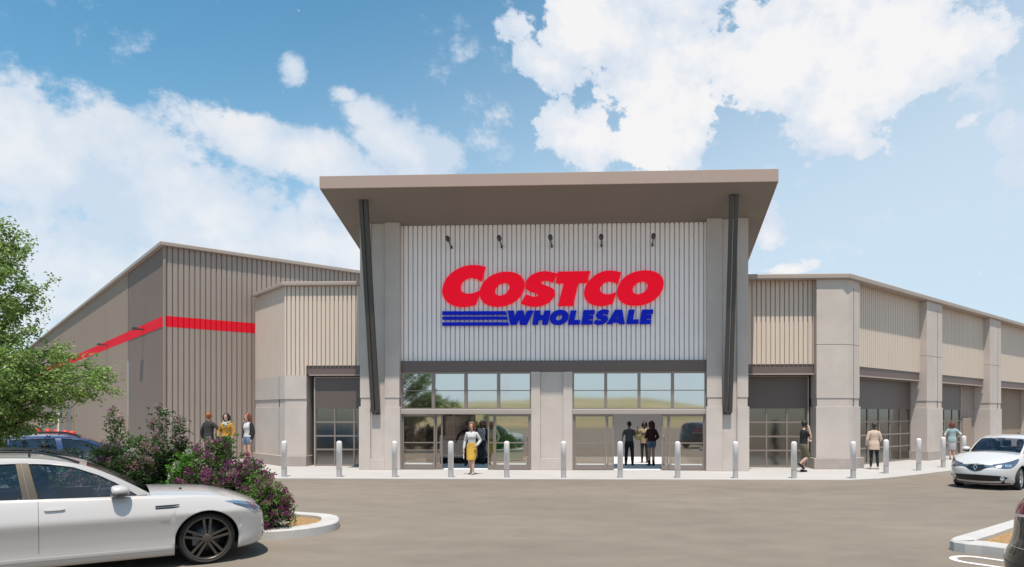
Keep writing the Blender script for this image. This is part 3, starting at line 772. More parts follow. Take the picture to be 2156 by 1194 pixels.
# ------------------------------------------------------------------ bollards
def bollard_proto():
    r = empty('bollard', (0, 0, 0))
    b = MB(); b.lathe([(0.083, 0), (0.083, .27)], 20); b.build('base', M['bollard_base'], r)
    s = MB(); s.lathe([(.083, .27), (.089, .27), (.089, 1.07), (.085, 1.105), (.07, 1.135), (.04, 1.153), (0.0, 1.157)], 20); s.build('sleeve', M['bollard'], r)
    return r
B = [(-10.46, 21.93, 'white bollard in front of the grey corner pier at the left end'), (-8.66, 21.93, 'white bollard in front of the left glazed bay door'), (-6.87, 21.96, 'white bollard in front of the left entrance pillar'), (-5.06, 21.98, 'white bollard beside the woman in the yellow skirt'),
     (-3.27, 22.0, 'white bollard in front of the right leaf of the left sliding door'), (-1.46, 22.02, 'white bollard in front of the centre pillar'), (.33, 22.05, 'white bollard in front of the man in the grey shirt'), (2.14, 22.08, 'white bollard in front of the right leaf of the right sliding door'),
     (3.95, 22.1, 'white bollard in front of the right entrance pillar'), (5.77, 22.13, 'white bollard behind the man on the phone, before the glazed bay'), (7.62, 22.2, 'white bollard in front of the plinth of the right corner pier'),
     (9.37, 24.1, 'white bollard just right of the person in the beige coat'), (11.02, 25.4, 'white bollard standing alone between beige coat and teal jacket'), (12.62, 27.0, 'white bollard just left of the woman in teal'), (14.15, 28.55, 'white bollard behind the mirror of the white hatchback')]
b0 = bollard_proto()
for i, (x, y, lab) in enumerate(B):
    o = b0 if i == 0 else copy_tree(b0)
    o.location = (x, y, 0.02); o.rotation_euler.z = i * 0.7
    tag(o, lab, 'bollard', 'white bollards along the pavement edge')

# ------------------------------------------------------------------ things inside the vestibule
p_ = empty('glass_partition', (-6.2, 28.2, 0.03), 0, 'low glazed screen with dark rail seen through the left doorway', 'glass screen')
f = MB(); f.box(-1.3, 1.25, -.04, .04, 1.0, 1.10); f.box(1.17, 1.25, -.04, .04, 1.10, 2.4); f.box(-.2, -.14, -.03, .03, 1.1, 2.4); f.box(-1.3, 1.25, -.04, .04, 2.4, 2.48); f.build('frame', M['beam'], p_)
f = MB(); f.box(-1.3, 1.17, -.005, .005, 1.10, 2.4); f.build('pane', M['pane_low'], p_)
f = MB(); f.box(-1.3, 1.25, -.03, .03, .30, 1.0); f.build('lower_panel', M['inner_wall'], p_)
f = MB(); f.box(-1.35, 1.3, -.25, .05, .24, .299); f.build('ledge', M['bench'], p_)
f = MB(); f.box(-1.3, 1.25, -.06, .04, 0, .239); f.build('base', M['black'], p_)
p_ = empty('display_stand', (-4.85, 29.6, 0.03), 0, 'bright green display stand with a white sign inside the left doorway', 'display stand')
f = MB(); f.box(-.9, 1.1, 0, .6, .1, 1.55); f.build('cabinet', M['green'], p_)
f = MB(); f.box(-.92, 1.12, -.02, .0, 1.55, 1.61); f.build('edge_strip', M['yellow'], p_)
f = MB(); f.box(-.85, -.80, .3, .35, 1.61, 2.6); f.box(.55, .60, .3, .35, 1.61, 2.6); f.box(.1, .14, .3, .35, 1.61, 2.6); f.build('post', M['black'], p_)
f = MB(); f.box(-.7, .05, .25, .29, 1.7, 2.3); f.build('back_panel', M['green'], p_)
f = MB(); f.box(-.55, .0, .20, .24, 2.3, 2.58); f.build('sign_board', M['white'], p_)
f = MB(); f.box(-.55, .0, .195, .199, 2.26, 2.32); f.build('sign_strip', M['stripe'], p_)

# ------------------------------------------------------------------ left-hand yard: red posts and a pale pole
for x, y in ((-38.9, 45.6), (-36.7, 43.85), (-34.6, 42.05), (-32.55, 40.2), (-30.65, 38.35)):
    o = MB().lathe([(.0, 0), (.19, 0), (.17, 1.02), (.13, 1.07), (0, 1.09)], 14).build('red_post', M['rail_red']); o.location = (x, y, .0)
    tag(o, 'short fat red guard post before the dark shutters of the side wall', 'guard post', 'red guard posts by the side wall')
q = FA @ Vector((-21.9, -1.2, 0))
o = MB().tube([(0, 0, 0), (0, 0, 2.0), (.02, -.02, 2.06), (.2, -.1, 2.06)], .05, 10).build('vent_pipe', M['post_white']); o.location = (q.x, q.y, .0)
tag(o, 'thin pale pipe standing by the beige side wall', 'pipe')

# ------------------------------------------------------------------ planted islands with kerbs
def offset_loop(lp, d):
    n = len(lp); out = []
    for i in range(n):
        p0, p, p1 = Vector(lp[i - 1]), Vector(lp[i]), Vector(lp[(i + 1) % n])
        a = (p - p0).normalized(); b = (p1 - p).normalized()
        m = (Vector((-a.y, a.x)) + Vector((-b.y, b.x))).normalized()
        out.append(tuple(p + m * d))
    return out
def island(name, pts, h=.15, kw=.30):
    lp = [p[:2] for p in catmull([(*p, 0) for p in pts], 6, True)]
    inner = offset_loop(lp, kw); bev = offset_loop(lp, .02)
    mb = MB(); n = len(lp)
    v = [(p[0], p[1], -.01) for p in lp] + [(p[0], p[1], h - .02) for p in lp] + [(p[0], p[1], h) for p in bev] + [(p[0], p[1], h) for p in inner] + [(p[0], p[1], h - .06) for p in inner]
    mb.add(v, [(r * n + i, r * n + (i + 1) % n, (r + 1) * n + (i + 1) % n, (r + 1) * n + i) for r in range(4) for i in range(n)], False)
    struct(name + '_kerb', mb, M['kerb'])
    mm = MB()
    vv, ff = fill2d([offset_loop(lp, kw - .02)])
    mm.add([(p[0], p[1], h - .05) for p in vv], ff); struct(name + '_mulch', mm, M['mulch'])
island('left_island', [(-4.82, 12.2), (-5.12, 12.72), (-5.83, 13.05), (-7.5, 13.45), (-10, 13.7), (-13, 13.5), (-15.5, 12.9), (-16.2, 11.9), (-15.3, 11.1), (-12, 10.75), (-8.5, 10.75), (-6.6, 10.78), (-5.55, 10.86), (-5.0, 11.2), (-4.75, 11.7)])
def sharp_island():
    # kerbed corner of the right island: one edge runs away, one along the stalls
    pts = [(5.06, 10.62), (5.05, 10.48), (5.14, 10.34), (5.32, 10.24), (9.6, 5.9), (14, 10.2), (9.5, 15.0), (5.75, 11.35), (5.2, 10.82)]
    inner = offset_loop(pts, .32); n = len(pts); h = .15; bev = offset_loop(pts, .02)
    mb = MB()
    v = [(p[0], p[1], -.01) for p in pts] + [(p[0], p[1], h - .02) for p in pts] + [(p[0], p[1], h) for p in bev] + [(p[0], p[1], h) for p in inner] + [(p[0], p[1], h - .06) for p in inner]
    mb.add(v, [(r * n + i, r * n + (i + 1) % n, (r + 1) * n + (i + 1) % n, (r + 1) * n + i) for r in range(4) for i in range(n)], False)
    struct('right_island_kerb', mb, M['kerb'])
    vv, ff = fill2d([offset_loop(pts, .30)]); mm = MB(); mm.add([(p[0], p[1], h - .05) for p in vv], ff); struct('right_island_mulch', mm, M['mulch'])
sharp_island()
# hairpin stall line
def hairpin():
    a = Vector((4.80, 10.06)); d = Vector((S, -S)); nn = Vector((S, S)); w = .30; lw = .095
    path_o, path_i = [], []
    for s in range(13):
        t = math.pi / 2 + math.pi * s / 12
        path_o.append(a + d * (w + math.cos(t) * w * 1.0) * 1.0 + nn * math.sin(t) * w)
        path_i.append(a + d * (w + math.cos(t) * (w - lw)) + nn * math.sin(t) * (w - lw))
    o1 = [path_o[0] + d * 5] + path_o + [path_o[-1] + d * 5]; i1 = [path_i[0] + d * 5] + path_i + [path_i[-1] + d * 5]
    mb = MB(); n = len(o1)
    mb.add([(p.x, p.y, .004) for p in o1] + [(p.x, p.y, .004) for p in i1], [(i, i + 1, n + i + 1, n + i) for i in range(n - 1)])
    struct('stall_line', mb, M['paint'])
hairpin()
# ------------------------------------------------------------------ vehicles
def car_paint(name, col, flake=0.0, rough=0.28):
    return mat(name, col, rough, flake, coat=1.0, spec=0.5)
M['paint_white'] = car_paint('pearl white paint', (0.50, 0.465, 0.45))
M['paint_white2'] = car_paint('bright white paint', (0.58, 0.555, 0.545))
M['paint_black'] = car_paint('black paint', (0.010, 0.010, 0.011), 0.0, 0.2)
M['paint_blue'] = car_paint('navy paint', (0.012, 0.035, 0.13))
M['rubber'] = mat('tyre rubber', (0.022, 0.021, 0.020), 0.75, bump=0.2, bscale=90)
M['alloy'] = mat('bronze grey alloy', (0.115, 0.10, 0.086), 0.34, 0.8)
M['alloy_light'] = mat('silver alloy', (0.5, 0.5, 0.5), 0.3, 0.9)
M['brake'] = mat('brake disc', (0.12, 0.12, 0.12), 0.4, 0.8)
M['chrome'] = mat('chrome', (0.75, 0.75, 0.75), 0.12, 1.0)
M['gloss_black'] = mat('gloss black trim', (0.012, 0.012, 0.013), 0.12, coat=0.5)
M['bronze_trim'] = mat('bronze pillar trim', (0.16, 0.125, 0.09), 0.30, 0.6)
M['seam'] = mat('panel gap', (0.05, 0.048, 0.046), 0.9)
M['lamp_blue'] = mat('headlamp lens', (0.11, 0.14, 0.20), 0.10, 0.5, coat=1.0)
M['lamp_clear'] = mat('lamp chrome bowl', (0.62, 0.65, 0.70), 0.15, 0.9, coat=1.0)
M['lamp_red'] = mat('tail lamp lens', (0.18, 0.004, 0.008), 0.08, coat=1.0)
M['reflector_red'] = mat('red reflector', (0.35, 0.01, 0.01), 0.2, coat=1.0)
M['pink_reflection'] = mat('pale pink painted reflection', (0.62, 0.42, 0.46), 0.15, coat=1.0)
M['cabin'] = mat('dark blue cabin trim', (0.018, 0.024, 0.045), 0.7)
M['car_glass'] = glass('tinted car glass', (0.74, 0.80, 0.93), 0.06)
M['dark_glass'] = glass('privacy glass', (0.12, 0.14, 0.22), 0.08)
M['wind_glass'] = glass('windscreen glass', (0.84, 0.88, 0.96), 0.05)

def ss(a, p): return math.copysign(abs(a) ** p, a)

class Car:
    def __init__(s, P, root):
        s.P = P; s.root = root
        s.xf = lambda z: tab(P['xf'], z); s.xr = lambda z: tab(P['xr'], z)
        s.w = lambda z: tab(P['w'], z); s.zs = lambda x: tab(P['zs'], x)
        s.cr = lambda x: tab(P['crown'], x); s.sill = lambda x: tab(P['sill'], x)
        s.x0f, s.x0r, s.nf, s.nr = P['x0f'], P['x0r'], P['nf'], P['nr']
        s.r, s.ra, s.wb = P['r'], P['ra'], P['wb']; s.rin = P.get('rin', .05)
    def nominal(s, st):
        k, q = st
        if k == 's': return q
        if k == 'f': return s.x0f + (s.xf(.6) - s.x0f) * math.sin(q) ** (2 / s.nf)
        return s.x0r + (s.xr(.6) - s.x0r) * math.sin(q) ** (2 / s.nr)
    def zlow(s, st):
        x = s.nominal(st); z = s.sill(x)
        for xw in (0.0, -s.wb):
            d = x - xw
            if abs(d) < s.ra: z = max(z, s.r + math.sqrt(s.ra * s.ra - d * d))
        return z
    def pt(s, st, z, side=1, off=0.0):
        k, q = st; xn = s.nominal(st)
        zt, zl = s.zs(xn), s.sill(xn)
        t = max(0, min(1, (z - zl) / max(.05, zt - zl)))
        ins = s.rin * t ** 6
        if k == 's': return (q, side * (s.w(z) - ins + off), z)
        if k == 'f': x0, xe, n = s.x0f, s.xf(z) - ins * 1.2 + off, s.nf
        else: x0, xe, n = s.x0r, s.xr(z) + ins * 1.2 - off, s.nr
        return (x0 + (xe - x0) * math.sin(q) ** (2 / n), side * (s.w(z) - ins + off) * math.cos(q) ** (2 / n), z)
    def th(s, y, n):                      # corner angle at a share y of the half width
        return math.acos(min(1, max(0, y)) ** (n / 2))
    def build(s):
        P = s.P; root = s.root; paint = P['paint']
        xs = set()
        a, b = s.x0r, s.x0f
        n = 46
        for i in range(n + 1): xs.add(round(a + (b - a) * i / n, 4))
        for xw in (0.0, -s.wb):
            for k in range(25):
                x = xw - s.ra * math.cos(math.pi * k / 24)
                if a < x < b: xs.add(round(x, 4))
            for e in (-1, 1):
                x = xw + e * (s.ra + .0005)
                if a < x < b: xs.add(round(x, 5))
        xs = sorted(xs)
        sts = [('r', R(90 * (1 - i / 16.0))) for i in range(16)] + [('s', x) for x in xs]
        fth = [R(90 * (i / 26.0)) for i in range(1, 27)]
        sts += [('f', q) for q in fth]
        # the arch may reach into the front corner: refine there
        fx = []
        for k in range(25):
            x = 0.0 - s.ra * math.cos(math.pi * k / 24)
            if x > b:
                v_ = ((x - s.x0f) / (s.xf(.6) - s.x0f)) ** (s.nf / 2)
                if v_ < 1: fx.append(('f', math.asin(v_)))
        x = s.ra + .0005
        if x > b: fx.append(('f', math.asin(((x - s.x0f) / (s.xf(.6) - s.x0f)) ** (s.nf / 2))))
        rx = []
        for k in range(25):
            x = -s.wb - s.ra * math.cos(math.pi * k / 24)
            if x < a: rx.append(('r', math.asin(((x - s.x0r) / (s.xr(.6) - s.x0r)) ** (s.nr / 2))))
        sts = sorted(sts + fx + rx, key=lambda q: s.nominal(q))
        s.sts = sts
        NR = 18
        mb = MB()
        for side in (1, -1):
            rows = []
            for st in sts:
                zl, zt = s.zlow(st), s.zs(s.nominal(st))
                rows.append([s.pt(st, zl + (zt - zl) * (1 - (1 - j / NR) ** 1.15), side) for j in range(NR + 1)])
            mb.grid(rows)
            # hemmed edge turned in along the bottom and round the arches
            mb.grid([[s.pt(st, s.zlow(st), side), tuple(Vector(s.pt(st, s.zlow(st), side)) * 1.0 + Vector((0, -side * .035, .004)))] for st in sts])
            xc, xd = P['cowl'], P['deck']
            sh = [st for st in sts if xd - .001 <= s.nominal(st) <= xc + .001]
            mb.grid([[s.pt(st, s.zs(s.nominal(st)), side), (s.nominal(st), side * s.yb(s.nominal(st)), s.zs(s.nominal(st)) + .006)] for st in sh])
        for cond in (lambda x: x >= P['cowl'] - .03, lambda x: x <= P['deck'] + .03):
            rows = []
            for st in sts:
                x = s.nominal(st)
                if not cond(x): continue
                A = Vector(s.pt(st, s.zs(x), 1)); row = []
                for k in range(23):
                    u = 1 - 2 * k / 22.0
                    row.append((A.x, A.y * u, A.z + s.cr(x) * (1 - abs(u) ** 2.3)))
                rows.append(row)
            if len(rows) > 1: mb.grid(rows)
        body = mb.build('body', paint, root, weld=.0006); s.body = body
        s.cabin(); s.wheels(); s.under()
        return s
    def yb(s, x):
        """Half width of the cabin at the belt line."""
        P = s.P
        return min(s.w(s.zs(x)) - s.rin - .012, P['belt_y'] - P['taper'] * max(0, (x - P['taper_x'])) )
    def yg(s, x, z):
        zs = s.zs(x); k = (z - zs) / max(.1, s.P['zmax'] - zs); k = max(-.05, k)
        y0 = s.yb(x)
        return y0 - (y0 - s.P['roof_y']) * (k ** 1.25 if k > 0 else k)
    def cabin(s):
        P = s.P; root = s.root
        edge = [p[:2] for p in catmull([(*p, 0) for p in P['edge']], 6, False)]
        iA = min(range(len(edge)), key=lambda i: abs(edge[i][0] - P['edge'][P['iA']][0]) + abs(edge[i][1] - P['edge'][P['iA']][1]))
        iC = min(range(len(edge)), key=lambda i: abs(edge[i][0] - P['edge'][P['iC']][0]) + abs(edge[i][1] - P['edge'][P['iC']][1]))
        xa, xd = edge[0][0], edge[-1][0]
        belt = [(xd + (xa - xd) * i / 24.0, s.zs(xd + (xa - xd) * i / 24.0) + .004) for i in range(25)]
        outline = edge + belt[1:-1] if abs(edge[-1][0] - belt[0][0]) < .01 else edge + belt
        wins = P['windows']
        sm_w = []
        for wpoly in wins:
            o = []
            for i, p in enumerate(wpoly):
                q = wpoly[(i + 1) % len(wpoly)]
                for t in (0, .2, .4, .6, .8): o.append((p[0] + (q[0] - p[0]) * t, p[1] + (q[1] - p[1]) * t))
            sm_w.append(o)
        v, f = fill2d([outline] + sm_w)
        mb = MB()
        for side in (1, -1): mb.add([(p[0], side * s.yg(p[0], p[1]), p[1]) for p in v], f, True)
        def P3(i, u):
            x, z = edge[i]; y = s.yg(x, z)
            return x, y * u, z
        def cross(i, u, bow, lift):
            x, y, z = P3(i, u); k = (1 - abs(u) ** 2)
            return (x + bow * k, y, z + lift * k)
        N = 20
        us = [-1 + 2 * k / N for k in range(N + 1)]
        mb.grid([[cross(i, u, P.get('top_bow', .10) * (1 - min(1, (i - iA) / 6)) if i < iA + 6 else (-P['rear_bow'] * (1 - min(1, (iC - i) / 6)) if i > iC - 6 else 0), P['roof_crown'], ) for u in us] for i in range(iA, iC + 1)])
        def screen(i0, i1, bow0, bow1, nm, gm, m):
            rr = lambda i: (i - i0) / (i1 - i0)
            bw = lambda i: bow0 + (bow1 - bow0) * rr(i); lf = lambda i: P['roof_crown'] * rr(i) if i1 == iA else P['roof_crown'] * (1 - rr(i))
            uu = [-m + 2 * m * k / N for k in range(N + 1)]
            ia, ib = (i0, i1 - 1) if i1 == iA else (i0 + 1, i1 - P.get('rear_sill', 1))
            g = MB(); g.grid([[cross(i, u, bw(i), lf(i)) for u in uu] for i in range(ia, ib + 1)])
            g.build(nm, gm, root)
            for sg in (1, -1): mb.grid([[cross(i, sg * q, bw(i), lf(i)) for q in (m, m + (1 - m) / 2, 1)] for i in range(i0, i1 + 1)])
            mb.grid([[cross(i, u, bw(i), lf(i)) for u in us] for i in ((ib, i1) if i1 == iA else (i0, ia))])
            if i1 != iA and ib < i1: mb.grid([[cross(i, u, bw(i), lf(i)) for u in us] for i in range(ib, i1 + 1)])
        screen(0, iA, P['wind_bow'], P.get('top_bow', .10), 'windscreen', M['wind_glass'], .935)
        screen(iC, len(edge) - 1, -P['rear_bow'], -P['rear_bow'], 'rear_window', M['car_glass'], .88)
        ro = mb.build('roof', P['paint'], root, recalc=True)
        for k, o in enumerate(sm_w):
            v, f = fill2d([o])
            for side in (1, -1):
                g = MB(); g.add([(p[0], side * (s.yg(p[0], p[1]) - .006), p[1]) for p in v], f, True)
                pn = g.build('side_window', P.get('glass', M['car_glass']), root)
                t = MB(); loop = o + [o[0]]
                t.tube([(p[0], side * (s.yg(p[0], p[1]) + .002), p[1]) for p in loop], .0075, 6); t.build('window_trim', M['gloss_black'], pn)
        for poly, m in P.get('pillar_trim', []):
            for side in (1, -1):
                tl, tr_, br_, bl = poly; g = MB()
                g.grid([[(lerp(lerp(tl[0], bl[0], i / 10), lerp(tr_[0], br_[0], i / 10), j / 2), side * (s.yg(lerp(lerp(tl[0], bl[0], i / 10), lerp(tr_[0], br_[0], i / 10), j / 2), lerp(lerp(tl[1], bl[1], i / 10), lerp(tr_[1], br_[1], i / 10), j / 2)) + .009), lerp(lerp(tl[1], bl[1], i / 10), lerp(tr_[1], br_[1], i / 10), j / 2)) for j in range(3)] for i in range(11)])
                g.build('pillar_trim', m, root)
        # inside
        it = MB(); x1 = P['cowl'] - .05; x0 = P['deck'] + .15
        it.box(x0, x1, -.62, .62, .30, .36)
        it.box(x1 - .42, x1 + .02, -.66, .66, .62, .90)
        for sg in (1, -1): it.box(x0, x1, sg * .70 - .03, sg * .70 + .03, .35, s.zs((x0 + x1) / 2) - .03)
        it.box(x0 - .05, x0 + .0, -.66, .66, .3, .85)
        it.build('dashboard', M['cabin'], root, bevel=.03)
        for xs_, sg in ((P['seat_x'], .36), (P['seat_x'], -.36), (P['seat_x'] - .85, .36), (P['seat_x'] - .85, -.36)):
            g = MB(Matrix.Translation((xs_, sg, 0)))
            g.box(-.05, .45, -.24, .24, .40, .58)
            g.hexa([(-.10, -.24, .5), (.06, -.24, .5), (.06, .24, .5), (-.10, .24, .5)], [(-.28, -.20, 1.02), (-.16, -.20, 1.02), (-.16, .20, 1.02), (-.28, .20, 1.02)])
            g.box(-.30, -.20, -.12, .12, 1.05, 1.24)
            g.build('seat', M['cabin'], root, bevel=.04)
        g = MB(Matrix.Translation((P['cowl'] - .62, P.get('drive_side', 1) * .36, .90)) @ Matrix.Rotation(R(-65), 4, 'Y'))
        ring = [(.18 * math.cos(2 * math.pi * k / 24), .18 * math.sin(2 * math.pi * k / 24), 0) for k in range(25)]
        g.tube(ring, .014, 8); g.tube([(-.18, 0, 0), (.18, 0, 0)], .014, 6); g.tube([(0, 0, 0), (0, -.02, -.2)], .02, 6)
        g.build('steering_wheel', M['black'], root)
    def wheels(s):
        P = s.P
        for xw in (0.0, -s.wb):
            for side in (1, -1):
                yo = s.w(.45) - P.get('wheel_in', .03)
                T = Matrix.Translation((xw, side * yo, s.r)) @ (Matrix.Identity(4) if side > 0 else Matrix.Rotation(math.pi, 4, 'Z'))
                if xw == 0 and P.get('steer'): T = T @ Matrix.Rotation(P['steer'], 4, 'Z')
                r = s.r; wd = P.get('tyre_w', .24); rr = P['rim_r']
                ty = MB(T)
                ty.lathe([(rr - .012, -wd + .02), (rr + .02, -wd + .005), (r - .03, -wd), (r - .006, -wd + .03), (r, -wd * .5), (r - .004, -.035), (r - .018, -.012), (r - .045, -.001), (rr + .035, .004), (rr + .012, -.002), (rr - .008, -.012)], 48, 'y')
                o = ty.build('wheel', M['rubber'], s.root)
                ri = MB(T)
                ri.lathe([(rr - .004, -.012), (rr + .004, -.006), (rr - .002, .0), (rr - .016, -.004), (rr - .03, -.03), (rr - .035, -wd + .03)], 48, 'y')
                ri.lathe([(0, .0), (.03, .002), (.06, -.006), (.066, -.03)], 20, 'y')
                for k in range(5):
                    a0 = math.pi / 2 + 2 * math.pi * k / 5
                    for d in ((-.5, .5) if P.get('twin', True) else (0,)):
                        wv = .030 if P.get('twin', True) else .055
                        dirv = Vector((math.cos(a0), 0, math.sin(a0))); tv = Vector((-math.sin(a0), 0, math.cos(a0)))
                        p0 = dirv * .045 + tv * d * .045; p1 = dirv * (rr - .012) + tv * d * .085
                        q = [p0 - tv * wv * .5, p0 + tv * wv * .5, p1 + tv * wv * .6, p1 - tv * wv * .6]
                        ri.hexa([(v.x, -.045, v.z) for v in q], [(q[0].x, -.006, q[0].z), (q[1].x, -.006, q[1].z), (q[2].x, -.012, q[2].z), (q[3].x, -.012, q[3].z)])
                ri.build('rim', P['rim'], o, bevel=.004)
                bd = MB(T); bd.lathe([(0, -.09), (.165, -.09), (.165, -.115), (0, -.115)], 32, 'y'); bd.box(.08, .17, -.14, -.07, -.09, .09); bd.build('brake_disc', M['brake'], o)
                wb_ = MB(T); wb_.lathe([(0, -.13), (rr - .03, -.13), (rr - .03, -.14), (0, -.14)], 32, 'y'); wb_.build('wheel_back', M['black'], o)
    def under(s):
        P = s.P; mb = MB(); wy = s.w(.5)
        for xw in (0.0, -s.wb):
            for side in (1, -1):
                rows = []
                for k in range(25):
                    a = math.pi * k / 24
                    c, q = s.ra * 1.005 * math.cos(a), s.ra * 1.005 * math.sin(a)
                    rows.append([(xw + c, side * (wy - .06), s.r + q), (xw + c, side * (wy - .42), s.r + q)])
                mb.grid(rows)
                mb.grid([[(xw + s.ra * math.cos(math.pi * k / 24), side * (wy - .42), s.r - .12), (xw + s.ra * math.cos(math.pi * k / 24), side * (wy - .42), s.r + s.ra * math.sin(math.pi * k / 24))] for k in range(25)])
        f, r_ = s.xf(.4) - .12, s.xr(.4) + .12
        mb.box(s.ra + .01, f - .12, -.62, .62, .20, .45); mb.box(-s.wb + s.ra, -s.ra, -wy + .12, wy - .12, .18, .36); mb.box(r_ + .1, -s.wb - s.ra - .01, -.62, .62, .24, .5)
        mb.box(-s.ra, s.ra, -.45, .45, .22, .5); mb.box(-s.wb - s.ra, -s.wb + s.ra, -.45, .45, .22, .5)
        mb.build('underbody', M['black'], s.root)
    # --- surface patches that hug the skin
    def strip(s, name, m, stations, zt, zb, off, sides=(1, -1), nz=4, parent=None):
        for side in sides:
            rows = []
            N = len(stations)
            for i, st in enumerate(stations):
                q = i / (N - 1); a, b = tab(zt, q), tab(zb, q)
                rows.append([s.pt(st, b + (a - b) * j / nz, side, off) for j in range(nz + 1)])
            base = [[tuple(Vector(p) - Vector((math.copysign(off + .01, p[0]) if st[0] != 's' else 0, side * (off + .01) * (1 if st[0] == 's' else .3), 0))) for p in (row[0], row[-1])] for row, st in zip(rows, stations)]
            mb = MB(); mb.grid(rows)
            mb.grid([[r[0], b_[0]] for r, b_ in zip(rows, base)]); mb.grid([[r[-1], b_[1]] for r, b_ in zip(rows, base)])
            o = mb.build(name, m, parent or s.root)
        return o
    def xs(s, x0, x1, n=9):
        """Stations along one flank, running on round the front corner when x passes it."""
        out = []
        for i in range(n):
            x = x0 + (x1 - x0) * i / (n - 1)
            if x > s.x0f:
                out.append(('f', math.asin(min(1, ((x - s.x0f) / (s.xf(.6) - s.x0f)) ** (s.nf / 2)))))
            elif x < s.x0r:
                out.append(('r', math.asin(min(1, ((x - s.x0r) / (s.xr(.6) - s.x0r)) ** (s.nr / 2)))))
            else: out.append(('s', x))
        return out
    def fs(s, y0, y1, n=9, k='f'):
        """Stations across the nose between shares y0..y1 of the half width."""
        nn = s.nf if k == 'f' else s.nr
        return [(k, s.th(y0 + (y1 - y0) * i / (n - 1), nn)) for i in range(n)]
    def seam(s, pts, r=.0035, sides=(1, -1)):
        for side in sides:
            P_ = []
            for a, b in zip(pts[:-1], pts[1:]):
                for k in range(8): P_.append((a[0] + (b[0] - a[0]) * k / 8, a[1] + (b[1] - a[1]) * k / 8))
            P_.append(pts[-1])
            mb = MB(); mb.tube([s.pt(s.xs(x, x + .001, 2)[0], z, side, .0) for x, z in P_], r, 6, smooth=True)
            mb.build('panel_gap', M['seam'], s.root)
    def mirror(s, x, z, m, sides=(1, -1)):
        for side in sides:
            y = s.yg(x, z - .06)
            mb = MB()
            mb.ball((x + .0, side * (y + .15), z), (.125, .115, .075), 18, 12)
            mb.v = [(p[0] if p[0] > x - .075 else x - .075, p[1], p[2]) for p in mb.v]
            o = mb.build('mirror', m, s.root)
            g = MB(); g.ball((x - .077, side * (y + .155), z), (.004, .095, .055), 14, 8); g.build('mirror_glass', M['chrome'], o)
            k_ = MB(); k_.ball((x + .0, side * (y + .15), z - .012), (.126, .117, .070), 18, 12)
            k_.v = [(max(p[0], x - .073), p[1], min(p[2], z - .030)) for p in k_.v]; k_.build('mirror_base', M['gloss_black'], o)
            f = MB(); f.box(x - .05, x + .03, min(side * (y - .01), side * (y + .10)), max(side * (y - .01), side * (y + .10)), z - .085, z - .05); f.build('mirror_foot', M['gloss_black'], o, bevel=.01)

def place(root, axle_xy, heading_xy):
    root.location = (axle_xy[0], axle_xy[1], 0); root.rotation_euler = (0, 0, math.atan2(heading_xy[1], heading_xy[0]))

# --- white estate car, cut by the left edge
hd = Vector((0.7934, 0.6088)); lat = Vector((-hd.y, hd.x))
wag = empty('estate_car', (0, 0, 0), 0, 'white estate car parked at the flower bed with bronze five spoke wheels', 'car')
pw = dict(paint=M['paint_white'], rim=M['alloy'], wb=2.89, r=.345, ra=.382, rim_r=.285, x0f=.06, nf=2.9, x0r=-3.2, nr=3.0, rin=.055,
    xf=[(.15, .76), (.22, .79), (.35, .815), (.5, .81), (.62, .80), (.72, .78), (.82, .71), (.9, .6)], xr=[(.2, -3.70), (.4, -3.84), (.7, -3.84), (1.0, -3.76), (1.4, -3.6)],
    w=[(.15, .835), (.22, .862), (.30, .872), (.34, .870), (.42, .876), (.55, .893), (.66, .917), (.70, .926), (.76, .914), (.86, .892), (.98, .866), (1.1, .84)],
    zs=[(-3.9, 1.0), (-2.9, 1.01), (-1.8, .985), (-1.1, .962), (-.7, .95), (-.3, .93), (0, .91), (.25, .885), (.45, .85), (.62, .80), (.75, .74), (.88, .66)],
    crown=[(-3.8, .02), (-.7, .075), (0, .075), (.4, .06), (.6, .05), (.75, .04), (.87, .03)], sill=[(-3.9, .28), (-3.3, .2), (-.4, .165), (.4, .185), (.7, .21), (.9, .23)],
    cowl=-.62, deck=-3.72, belt_y=.80, taper=.10, taper_x=-1.7, roof_y=.58, zmax=1.48, roof_crown=.035, wind_bow=.03, top_bow=.0, rear_bow=.10,
    edge=[(-.62, .955), (-.85, 1.105), (-1.1, 1.25), (-1.38, 1.375), (-1.75, 1.455), (-2.2, 1.48), (-2.9, 1.465), (-3.3, 1.425), (-3.52, 1.36), (-3.66, 1.18), (-3.72, 1.01)], iA=3, iC=7,
    windows=[[(-.80, .968), (-1.03, 1.135), (-1.2, 1.235), (-1.46, 1.345), (-1.7, 1.39), (-1.9, 1.405), (-1.795, .99)], [(-2.03, 1.41), (-2.6, 1.40), (-2.92, 1.375), (-2.84, 1.03), (-1.95, .997)], [(-3.0, 1.365), (-3.3, 1.325), (-3.45, 1.12), (-3.38, 1.055), (-2.92, 1.036)]],
    pillar_trim=[([(-2.025, 1.418), (-1.975, 1.418), (-1.885, .995), (-1.945, .997)], M['bronze_trim']), ([(-1.973, 1.418), (-1.905, 1.416), (-1.80, .992), (-1.883, .995)], M['bronze_trim'])],
    seat_x=-1.55, drive_side=1)
C1 = Car(pw, wag).build()
C1.seam([(-1.80, .97), (-1.79, .72), (-1.79, .34)], .0022); C1.seam([(-2.86, .98), (-2.75, .72)], .0022)
for z in (.795, .82): C1.strip('side_vent', M['gloss_black'], C1.xs(-.60, -.33, 8), [(0, z + .010), (1, z + .013)], [(0, z - .009), (.8, z - .006), (1, z + .004)], .003)
C1.strip('badge', M['chrome'], C1.xs(-.54, -.45, 5), [(0, .636), (1, .643)], [(0, .630), (1, .632)], .003)
